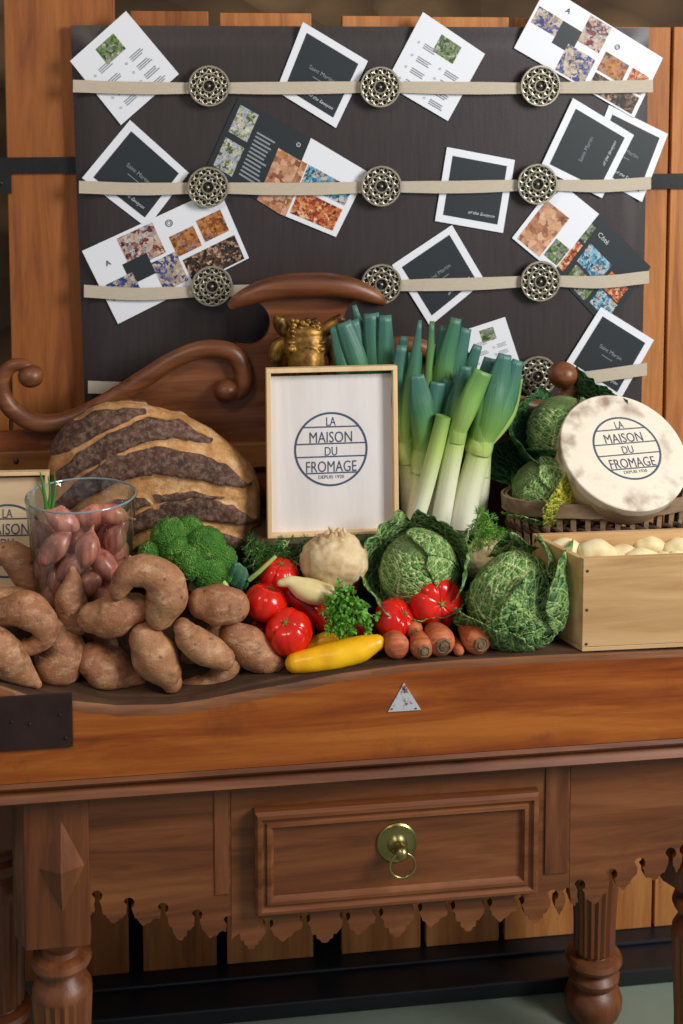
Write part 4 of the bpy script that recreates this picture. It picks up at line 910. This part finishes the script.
# ---- basket
def basket():
    Yb = .240; c = P(604, 515, Yb); rx = 102/scl(c); ry = .072; zt = P(606, 504, Yb-ry).z; zb = zsurf(c.x, Yb)+.001
    root = empty('wicker_basket', (c.x, Yb, zb), 'oval grey brown slatted basket holding cabbages and the cheese box', 'basket')
    def ring(z, k, tilt=0): return lambda th: Vector((c.x+math.cos(th)*rx*k, Yb+math.sin(th)*ry*k, z+tilt*math.sin(th)))
    def band(nm, z0, z1, k0, k1, th_, mat):
        m = MB(); n = 72; vs = []
        for i in range(n):
            th = 2*math.pi*i/n
            for z, k in ((z0, k0), (z1, k1)):
                for d in (0, th_):
                    vs.append(Vector((c.x+math.cos(th)*(rx*k+d), Yb+math.sin(th)*(ry*k+d), z+.0015*nz((th*2, z*9, 0), 2))))
        fs = []
        for i in range(n):
            j = (i+1) % n; a, b = i*4, j*4
            fs += [(a+1, b+1, b+3, a+3), (a, a+2, b+2, b), (a+2, a+3, b+3, b+2), (a, b, b+1, a+1)]
        m.add(vs, fs); return m.build(nm, mat, root, ang=30)
    band('rim_band', zt-.024, zt, 1.0, 1.01, .004, 'basket'); band('inner_rim', zt-.022, zt-.001, .962, .972, .004, 'basket')
    m = MB(); n = 42
    for i in range(n):
        th = 2*math.pi*(i+.5)/n; p1 = Vector((c.x+math.cos(th)*rx*1.005, Yb+math.sin(th)*ry*1.005, zt-.008)); p0 = Vector((c.x+math.cos(th)*rx*.90, Yb+math.sin(th)*ry*.90, zb+.003))
        tg = Vector((-math.sin(th)*rx, math.cos(th)*ry, 0)).normalized(); o_ = Vector((math.cos(th), math.sin(th), 0))*.002; wd = .0088
        s_ = MB(); s_.frame_box(p0-tg*wd/2-o_*1.6, tg*wd, p1-p0, o_); s_.build('slat', 'basket', root, smooth=False)
    for h in range(4):
        m = MB(); z = lerp(zb+.012, zt-.05, h/3); k = lerp(.90, .97, h/3)
        for ph in (0, math.pi):
            pts = []
            for i in range(241):
                th = 2*math.pi*i/240; w_ = .004*math.sin(th*21+ph); pts.append(Vector((c.x+math.cos(th)*(rx*k+w_-.003), Yb+math.sin(th)*(ry*k+w_-.003), z+.005*math.cos(th*21+ph)+.002*nz((th, h, ph), 5))))
            m.tube(pts, .0035, 6, cap=False)
        m.build('woven_band', 'wicker', root)
    m = MB(); m.lathe([(0, 0), (.9, 0), (.9, .006), (0, .006)], 48, 0, (0, 0, 0)); m.v = [Vector((c.x+v.x*rx, Yb+v.y*ry, zb+v.z)) for v in m.v]; m.build('base', 'wicker', root)
basket()
# ---- round cheese box
def cheesebox():
    c = P(624, 451, .205); k = scl(c); N_ = Vector((.089, -.852, .885)).normalized(); R = 65.5/k; T = .055
    U = Vector((1, 0, 0))-N_*N_.x; U = U.normalized(); V_ = N_.cross(U)
    if V_.z < 0: V_ = -V_
    root = empty('round_cheese_box', c-Vector((0, 0, R)), 'round pale wooden cheese box with scorched lid and navy logo, propped on the basket', 'box')
    m = MB(); m.lathe([(0, -T), (R*.955, -T), (R*.965, -T+.002), (R*.965, -.014), (0, -.014)], 72, 0, c, N_); m.build('box_body', 'lidside', root, ang=40)
    m = MB(); m.lathe([(0, -.018), (R, -.018), (R, -.0015), (R*.985, 0), (0, 0)], 72, 0, c, N_); lid = m.build('lid', 'lid', root, ang=40, org=c)
    ORG[lid.name] = Vector(c)
    a = math.radians(5); U2 = (U*math.cos(a)+V_*math.sin(a)); V2 = (V_*math.cos(a)-U2*0-U*math.sin(a))
    fp = c; d = ray(627, 448); t = (fp-CAM).dot(N_)/d.dot(N_); lc = CAM+d*t; logo('logo', lc, U2, V2, N_, 35.5/k, 'ink', lid, True)
cheesebox()
# ---- pine crate with pale potatoes
def crate():
    Yf = .006; fl = P(582, 655, Yf); tp = P(582, 559, Yf); zb = zsurf(fl.x, Yf)+.001; h = tp.z-zb; Lw = .30; D = .125; t = .010
    root = empty('pine_crate', (fl.x+Lw/2, Yf+D/2, zb), 'open pale pine crate with screws at the right end of the table, holding potatoes', 'crate')
    ang = math.radians(-1.5); U = Vector((math.cos(ang), math.sin(ang), 0)); Vb = Vector((-.38, .93, 0)).normalized(); o = Vector((fl.x, Yf, zb)); Zu = Vector((0, 0, 1))
    m = MB(); m.frame_box(o+Zu*.007, U*Lw, Vb*t, Zu*(h-.007)); f = m.build('side_panel', 'crate', root, smooth=False, bevel=.0008)
    m = MB(); m.frame_box(o+Vb*(D-t)+Zu*.007, U*Lw, Vb*t, Zu*(h-.007)); m.build('side_panel', 'crate', root, smooth=False, bevel=.0008)
    for q in (0, Lw-t):
        m = MB(); m.frame_box(o+Vb*t+U*q+Zu*.007, U*t, Vb*(D-2*t), Zu*(h-.009)); m.build('end_panel', 'crate', root, smooth=False, bevel=.0008)
    m = MB(); m.frame_box(o, U*Lw, Vb*D, Zu*.0065); m.build('base_panel', 'crate', root, smooth=False, bevel=.0008)
    for py in (571, 610, 644):
        p = P(585, py, Yf); p = Vector((fl.x+.0065, Yf-.0003, P(585, py, Yf).z)); m = MB(); m.lathe([(.0022, 0), (.0022, .0006), (.0016, .001), (0, .001)], 12, 0, p, (0, -1, 0)); m.build('screw', 'screw', root)
    p = P(541, 545, .15); m = MB(); m.lathe([(.0022, 0), (.0018, .001), (0, .001)], 12, 0, Vector((o+Vb*(D-.005)+U*.006+Zu*(h-.0005))), (0, 0, 1)); m.build('screw', 'screw', root)
    return o, U, Vb, h, D
co, cU, cV, ch_, cD = crate()
for pts, Y, lab in (([(556, 549, 9), (566, 548, 11), (576, 552, 10)], .10, 'pale potato at the left end of the crate'), ([(588, 551, 10), (598, 550, 12), (607, 553, 10)], .085, 'round pale potato second from the left in the crate'),
                    ([(616, 553, 8), (624, 552, 9), (631, 554, 8)], .09, 'small pale potato in the middle of the crate'), ([(632, 558, 8), (642, 556, 9), (652, 558, 8)], .075, 'pale potato close to the front board of the crate'),
                    ([(641, 546, 8), (651, 545, 10), (662, 549, 8)], .11, 'long pale potato lying across the back of the crate'), ([(670, 550, 9), (680, 548, 11), (690, 550, 9)], .10, 'pale potato at the right edge of the crate'),
                    ([(608, 546, 6), (613, 546, 7), (620, 548, 6)], .12, 'pale potato just showing at the back of the crate')):
    spud('pale_potato', lab, 'potato', pts, Y, 'palepotato', 'pale potatoes in the pine crate', lump=.08, fine=.01)
m = MB(); m.frame_box(co+cU*.012+cV*.012+Z*.008, cU*.276, cV*(cD-.024), Z*(ch_-.040)); 
for i in range(30):
    m.ico(co+cU*random.uniform(.03, .27)+cV*random.uniform(.03, .095)+Z*(ch_-.036), .016, 2, sc=(1, .9, .7))
tag(m.build('potato_fill', 'palepotato'), 'lower layer of pale potatoes filling the crate', 'potatoes', kind='stuff')
# ---- carrots (crown ends face the front)
for px, py, r, Y, dx, ln, lab, stub in ((398, 648, 12.5, .018, -.03, .12, 'leftmost of the carrots, rounded end without a crown stub', False), (423, 651, 11.5, .012, .0, .13, 'carrot with a dark crown, second from the left at the front', True),
                                (442, 648, 14.5, .014, -.02, .14, 'thickest carrot with dark crown at the middle of the row', True), (415, 632, 9, .05, .01, .11, 'small carrot resting above the gap between two others', True),
                                (459, 655, 5.5, .012, .01, .10, 'tiny carrot in the gap before the rightmost carrot', False), (479, 650, 14, .012, -.055, .13, 'rightmost carrot lying under the cabbage leaf', True)):
    ln *= .55; c = P(px, py, Y); R = r/scl(c); d = Vector((dx*3, 1, .0)).normalized(); lo = zsurf(c.x, Y)+R*.98
    if not 'above' in lab: c.z = max(c.z, lo)
    m = MB(); L = []
    for t_, rr in ((-.10, .35), (-.07, .62), (.0, .88), (.06, .98), (.2, 1), (.5, .82), (.8, .55), (1.0, .2), (1.04, .05)): L.append((*(c+d*t_*ln), rr*R))
    L = cr(L, 4); m.tube([q[:3] for q in L], [max(.0008, q[3]) for q in L], 28, dfn=lambda q, t, th: .0006*nz(q, 120)+.0012*nz(q, 30)); o = tag(m.build('carrot', 'carrot', ang=180), lab, 'carrot', 'carrots lying with their crowns forward')
    if stub:
        m = MB(); q = c-d*.09*ln; m.lathe([(R*.50, -.002), (R*.54, .002), (R*.46, .0035), (R*.40, .002), (R*.30, .0025), (R*.26, .005), (0, .006)], 20, 0, q, -d, lambda th, h: 1+.05*math.sin(7*th)); m.build('crown', 'carrotend', o)
# ---- leeks
def ribbonleaf(m, pts, Y, wpx, fold=.35, t0=.4, t1=1.0, tip=.0, twist=0.0, Yend=None):
    """flat folded strap through pixel points; widths in px"""
    n = len(pts); t0 = (534-pts[0][1])/230; t1 = max(t1, t0+.1)
    raw = [(*P(a, b, Y[i]), w_, b) for i, ((a, b), w_) in enumerate(zip(pts, wpx))]; L = cr(raw, 8); N_ = len(L); W = 6; vs = []; uvs = []
    for i, q in enumerate(L):
        p = Vector(q[:3]); a = Vector(L[max(i-1, 0)][:3]); b = Vector(L[min(i+1, N_-1)][:3]); tg = (b-a).normalized(); f = i/(N_-1); fy = max(0, min(1, (pts[0][1]-q[4])/max(1, pts[0][1]-pts[-1][1])))
        view = Vector((0, -1, 0)); side = tg.cross(view).normalized(); nrm = side.cross(tg).normalized(); tw = twist*f
        side, nrm = side*math.cos(tw)+nrm*math.sin(tw), nrm*math.cos(tw)-side*math.sin(tw); hw = max(.0006, q[3]/scl(p))
        for k in range(W+1):
            v = k/W*2-1; g = sstep(.25, .85, fy); vs.append(p+side*hw*v+nrm*hw*lerp(math.sqrt(max(0, 1-v*v)), fold*(1-abs(v)), g)+nrm*.0008*nz(p*1+side*v, 30)); uvs.append((k/W*.25+.1*f, lerp(t0, t1, fy)))
    m.add(vs, [(i*(W+1)+k, (i+1)*(W+1)+k, (i+1)*(W+1)+k+1, i*(W+1)+k+1) for i in range(N_-1) for k in range(W)], 0, uvs)
def leek(label, shank, Y, rpx, t1, leaves, roots=True):
    a = P(*shank[0], Y); a.z = max(a.z, RZ+.002 if a.x > P(262, 540, .2).x else a.z); root = empty('leek', a, label, 'leek', 'leeks standing upright behind the vegetables')
    raw = [(*P(x, y, Y), rpx[min(i, len(rpx)-1)]) for i, (x, y) in enumerate(shank)]; L = cr(raw, 8); m = MB()
    m.tube([q[:3] for q in L], [q[3]/scl(q[:3]) for q in L], 20, uv=lambda u, v: (v, max(0, lerp((534-shank[0][1])/230, (534-shank[-1][1])/230, u))), dfn=lambda q, t, th: .0006*math.sin(9*th)); m.build('shank', 'leek', root, ang=60)
    sx_, sy_ = shank[-1]; sx0, sy0 = shank[-2]; r0 = rpx[-1] if len(rpx) >= len(shank) else rpx[0]
    for i_, lf in enumerate(leaves):
        p_, Yl, w_ = lf[0:3]; pr = [(lerp(sx0, sx_, .35), lerp(sy0, sy_, .35)), (lerp(sx0, sx_, .8), lerp(sy0, sy_, .8))]+[q for q in p_[1:]]
        r1 = r0*(1.01+.02*i_); w_ = [k*1.14 for k in w_]
        ys = [Y, Y]+[Yl]*(len(pr)-2)
        m = MB(); ribbonleaf(m, pr, ys, [r1, r1*1.02]+list(w_[1:]), **(lf[3] if len(lf) > 3 else {})); shell(m.build('leaf', 'leek', root, ang=180, recalc=False), .0014)
D_ = dict
leek('leek with three blue green cut leaves rising left above the sign', [(372, 534), (362, 470), (356, 420)], .322, [9], .4, [
    ([(356, 430), (348, 385), (335, 326)], .312, [10, 9, 5], D_(t0=.62, fold=.3)), ([(358, 430), (358, 370), (343, 322)], .308, [10, 10, 7], D_(t0=.62)), ([(362, 430), (364, 370), (352, 320)], .318, [8, 8, 6], D_(t0=.62)), ([(362, 420), (366, 360), (354, 305)], .33, [8, 7, 2], D_(t0=.62))])
leek('leek with two upright square-cut leaves just above the sign corner', [(388, 534), (380, 470), (376, 420)], .318, [9], .4, [
    ([(376, 430), (375, 370), (371, 313)], .312, [10, 9, 7], D_(t0=.65)), ([(380, 430), (385, 375), (385, 315)], .306, [11, 9, 5.5], D_(t0=.65)), ([(386, 430), (398, 380), (404, 336)], .322, [8, 7, 3], D_(t0=.6))])
leek('tall dark leek with long pointed leaves beside the sign', [(412, 530), (408, 480), (404, 430)], .285, [9, 9, 9], .45, [
    ([(406, 460), (410, 400), (420, 320)], .272, [9, 8, 1.5], D_(t0=.45)), ([(402, 450), (398, 400), (402, 345)], .28, [9, 9, 5], D_(t0=.5)), ([(410, 470), (426, 400), (432, 321)], .29, [7, 6, 2], D_(t0=.5, t1=.75)),
    ([(404, 450), (408, 400), (412, 352)], .295, [12, 12, 9], D_(t0=.6))])
leek('leek with a wide bunch of upright green tops in the middle', [(432, 532), (436, 470), (440, 410)], .30, [10, 10, 11], .5, [
    ([(438, 420), (444, 370), (456, 318)], .285, [9, 9, 5], D_(t0=.6, t1=.85)), ([(440, 420), (454, 370), (466, 328)], .29, [9, 9, 5], D_(t0=.6)), ([(436, 420), (440, 375), (447, 326)], .295, [10, 9, 6], D_(t0=.6)), ([(445, 420), (462, 385), (478, 345)], .30, [9, 8, 4], D_(t0=.6))])
leek('leek with a wedge-shaped blue green leaf in front of the dark ones', [(411, 530), (418, 490), (424, 440)], .262, [7.5, 8, 9], .42, [
    ([(424, 450), (422, 410), (417, 375)], .250, [9, 11, 6], D_(t0=.42, fold=.15)), ([(426, 450), (432, 410), (438, 382)], .262, [8, 9, 7], D_(t0=.5)), ([(428, 440), (440, 405), (450, 380)], .27, [9, 9, 6], D_(t0=.55))])
leek('short pale leek cut off square, front of the bunch', [(412, 531), (422, 500), (434, 455), (443.5, 416)], .235, [8, 8, 8, 7.5], .55, [])
leek('thick white leek with a long light green leaf leaning right', [(439, 532), (446, 490), (453, 450), (458, 425)], .240, [9.5, 9.5, 10, 10], .36, [
    ([(458, 440), (468, 405), (483, 371)], .232, [10, 10, 8.5], D_(t0=.38, t1=.62, fold=.4)), ([(455, 440), (460, 400), (466, 366)], .25, [8, 8, 5], D_(t0=.5, t1=.95))])
leek('rightmost leek with big blue green leaves fanning to the upper right', [(460, 536), (466, 500), (476, 462), (482, 435)], .250, [13.5, 13, 12, 12], .42, [
    ([(482, 450), (494, 400), (505, 354)], .240, [11, 13, 6], D_(t0=.5, fold=.3)), ([(484, 450), (502, 405), (518, 360)], .245, [10, 12, 5], D_(t0=.55)), ([(480, 450), (484, 410), (494, 385)], .236, [8, 8, 3], D_(t0=.45, t1=.8)),
    ([(486, 455), (506, 415), (520, 378)], .252, [7, 8, 3], D_(t0=.35, t1=.55)), ([(478, 450), (482, 400), (492, 358)], .26, [10, 11, 7], D_(t0=.6))])
leek('slim leek between the short one and the thick white one', [(430, 533), (440, 480), (446, 440)], .275, [9], .4, [([(446, 450), (452, 410), (462, 372)], .27, [9, 9, 5], D_(t0=.5))])
leek('white-stemmed leek mostly hidden behind the rightmost one', [(474, 534), (480, 490), (482, 450)], .285, [9], .35, [([(482, 460), (490, 410), (498, 370)], .285, [9, 10, 6], D_(t0=.55))])
# ---- golden bull head
def bull():
    Yb = .345; root = None; m = MB()
    def E_(px, py, rx, ry, rz, dy=0.0, rot=0.0):
        c = P(px, py, Yb+dy); k = scl(c); m.ico(c, 1/k, 3, 0, None, (rx, ry, rz))
    def T_(pts, dy=0.0):
        L = [(*P(a, b, Yb+dy+(e if e else 0)), r/700) for a, b, r, e in pts]; L = cr(L, 6); m.tube([q[:3] for q in L], [q[3] for q in L], 12)
    E_(306, 344, 24, 22, 22); E_(306, 362, 19, 22, 24, -.014); E_(306, 392, 16, 18, 22, -.022); E_(306, 332, 21, 18, 12, -.002)
    for sg in (-1, 1): E_(306+15*sg, 349, 4.5, 4.5, 3.5, -.030); E_(306+15*sg, 342, 5, 5, 2.4, -.025)
    T_([(290, 332, 9, 0), (283, 328, 9.5, -.004), (280, 321, 9, -.008), (281, 316, 7, -.010)]); T_([(322, 332, 8, 0), (330, 327, 8.5, -.004), (338, 321, 7.5, -.006), (343, 317, 5.5, -.008)])
    T_([(288, 340, 7, .0), (279, 346, 10, .002), (275, 358, 10, .0), (276, 370, 7, -.002)]); T_([(324, 342, 7, .0), (331, 348, 8, .002), (334, 360, 7, .0), (333, 370, 5, .0)])
    E_(306, 404, 26, 22, 20, .01)
    o = m.build('bull_head', 'gold', ang=180); r = o.modifiers.new('remesh', 'REMESH'); r.mode = 'VOXEL'; r.voxel_size = .0013; r.use_smooth_shade = True; s_ = o.modifiers.new('smooth', 'SMOOTH'); s_.iterations = 8
    m = MB(); rn = random.Random(5)
    for i in range(54): E_(rn.uniform(292, 319), rn.uniform(320, 337), 2.9, 2.6, 2.7, -.021-rn.random()*.002)
    m.build('forelock', 'gold', o, ang=180)
    tag(o, 'antique gold bull head ornament with short horns behind the upright sign', 'sculpture')
bull()
# ---- leafy herbs
def sprig(name, label, cat, stems, Y, mat, dens=26, ls=.008, spread=.018, seed=1, feathery=False):
    rn = random.Random(seed); m = MB(); root = None
    st = MB()
    for pts in stems:
        L = cr([(*P(a, b, Y+dy),) for a, b, dy in pts], 8); st.tube(L, [lerp(.0018, .0007, i/(len(L)-1)) for i in range(len(L))], 6)
        for i in range(dens):
            f = rn.uniform(.2, 1); p = Vector(L[min(len(L)-1, int(f*(len(L)-1)))]); d = Vector((rn.gauss(0, 1), rn.gauss(0, .7)-.3, rn.gauss(0, 1)+.3)).normalized(); q = p+d*spread*rn.uniform(.3, 1)*(1.25-f*.6)
            st.tube([p, p.lerp(q, .6)+Vector((0, 0, .001)), q], [.0006, .0005, .0004], 4)
            if feathery:
                for k in range(7):
                    e = (d+Vector((rn.gauss(0, .7), rn.gauss(0, .7), rn.gauss(0, .7)))).normalized(); m.tube([q, q+e*ls*.5, q+e*ls], [.0006, .0005, .0002], 4)
            else:
                for k in range(5):
                    e = (d+Vector((rn.gauss(0, .8), rn.gauss(0, .8), rn.gauss(0, .8)))).normalized(); s_ = e.cross(Vector((rn.gauss(0, 1), -1, rn.gauss(0, 1)))).normalized(); L_ = ls*rn.uniform(.6, 1.1); up = e.cross(s_)*L_*.12
                    vs = [q, q+e*L_*.35+s_*L_*.38+up, q+e*L_*.55+s_*L_*.2, q+e*L_*.8+s_*L_*.28+up, q+e*L_, q+e*L_*.8-s_*L_*.28+up, q+e*L_*.55-s_*L_*.2, q+e*L_*.35-s_*L_*.38+up, q+e*L_*.5-up]
                    m.add(vs, [(0, 1, 8), (1, 2, 8), (2, 3, 8), (3, 4, 8), (4, 5, 8), (5, 6, 8), (6, 7, 8), (7, 0, 8)])
    root = m.build(name, mat, recalc=False); tag(root, label, cat); st.build('stem', 'stalk', root); return root
sprig('parsley_sprig', 'bright green leafy sprig lying over the yellow squash in the middle', 'herb', [[(325, 600, 0), (340, 612, -.01), (352, 628, -.012)], [(330, 590, 0), (350, 600, -.01), (374, 618, -.01)], [(328, 596, 0), (334, 615, -.015), (330, 632, -.015)], [(335, 600, 0), (355, 612, -.015), (368, 630, -.015)], [(335, 602, 0), (345, 622, -.02), (344, 636, -.02)]], .07, 'herb', 34, .010, .016, 3)
sprig('herb_fronds', 'feathery green fronds below the leeks between the two front cabbages and basket', 'herb', [[(462, 560, 0), (478, 540, 0), (492, 516, 0)], [(465, 555, 0), (480, 530, 0), (478, 512, 0)], [(470, 555, 0), (488, 540, 0), (500, 530, 0)]], .185, 'herb', 40, .010, .018, 5, True)
sprig('herb_fronds', 'dark feathery greens between the bread and the celeriac under the sign', 'herb', [[(262, 580, 0), (270, 560, 0), (262, 545, 0)], [(285, 575, 0), (280, 555, 0), (290, 540, 0)], [(290, 570, 0), (300, 555, 0), (312, 542, 0)], [(262, 570, 0), (255, 555, 0), (250, 540, 0)]], .18, 'herbdark', 50, .010, .02, 6, True)
sprig('herb_fronds', 'dark feathery greens between the large celeriac and front left cabbage', 'herb', [[(352, 570, 0), (362, 552, 0), (372, 542, 0)], [(375, 575, 0), (372, 555, 0), (385, 542, 0)], [(360, 560, 0), (350, 548, 0), (352, 540, 0)]], .19, 'herbdark', 40, .010, .018, 8, True)
m = MB(); m.tube([P(249, 580, .14), P(260, 571, .135), P(276, 556, .14)], [.004, .0035, .003], 8); tag(m.build('celery_stalk', 'stalk'), 'thin pale green stalk left of the back tomato', 'stalk')
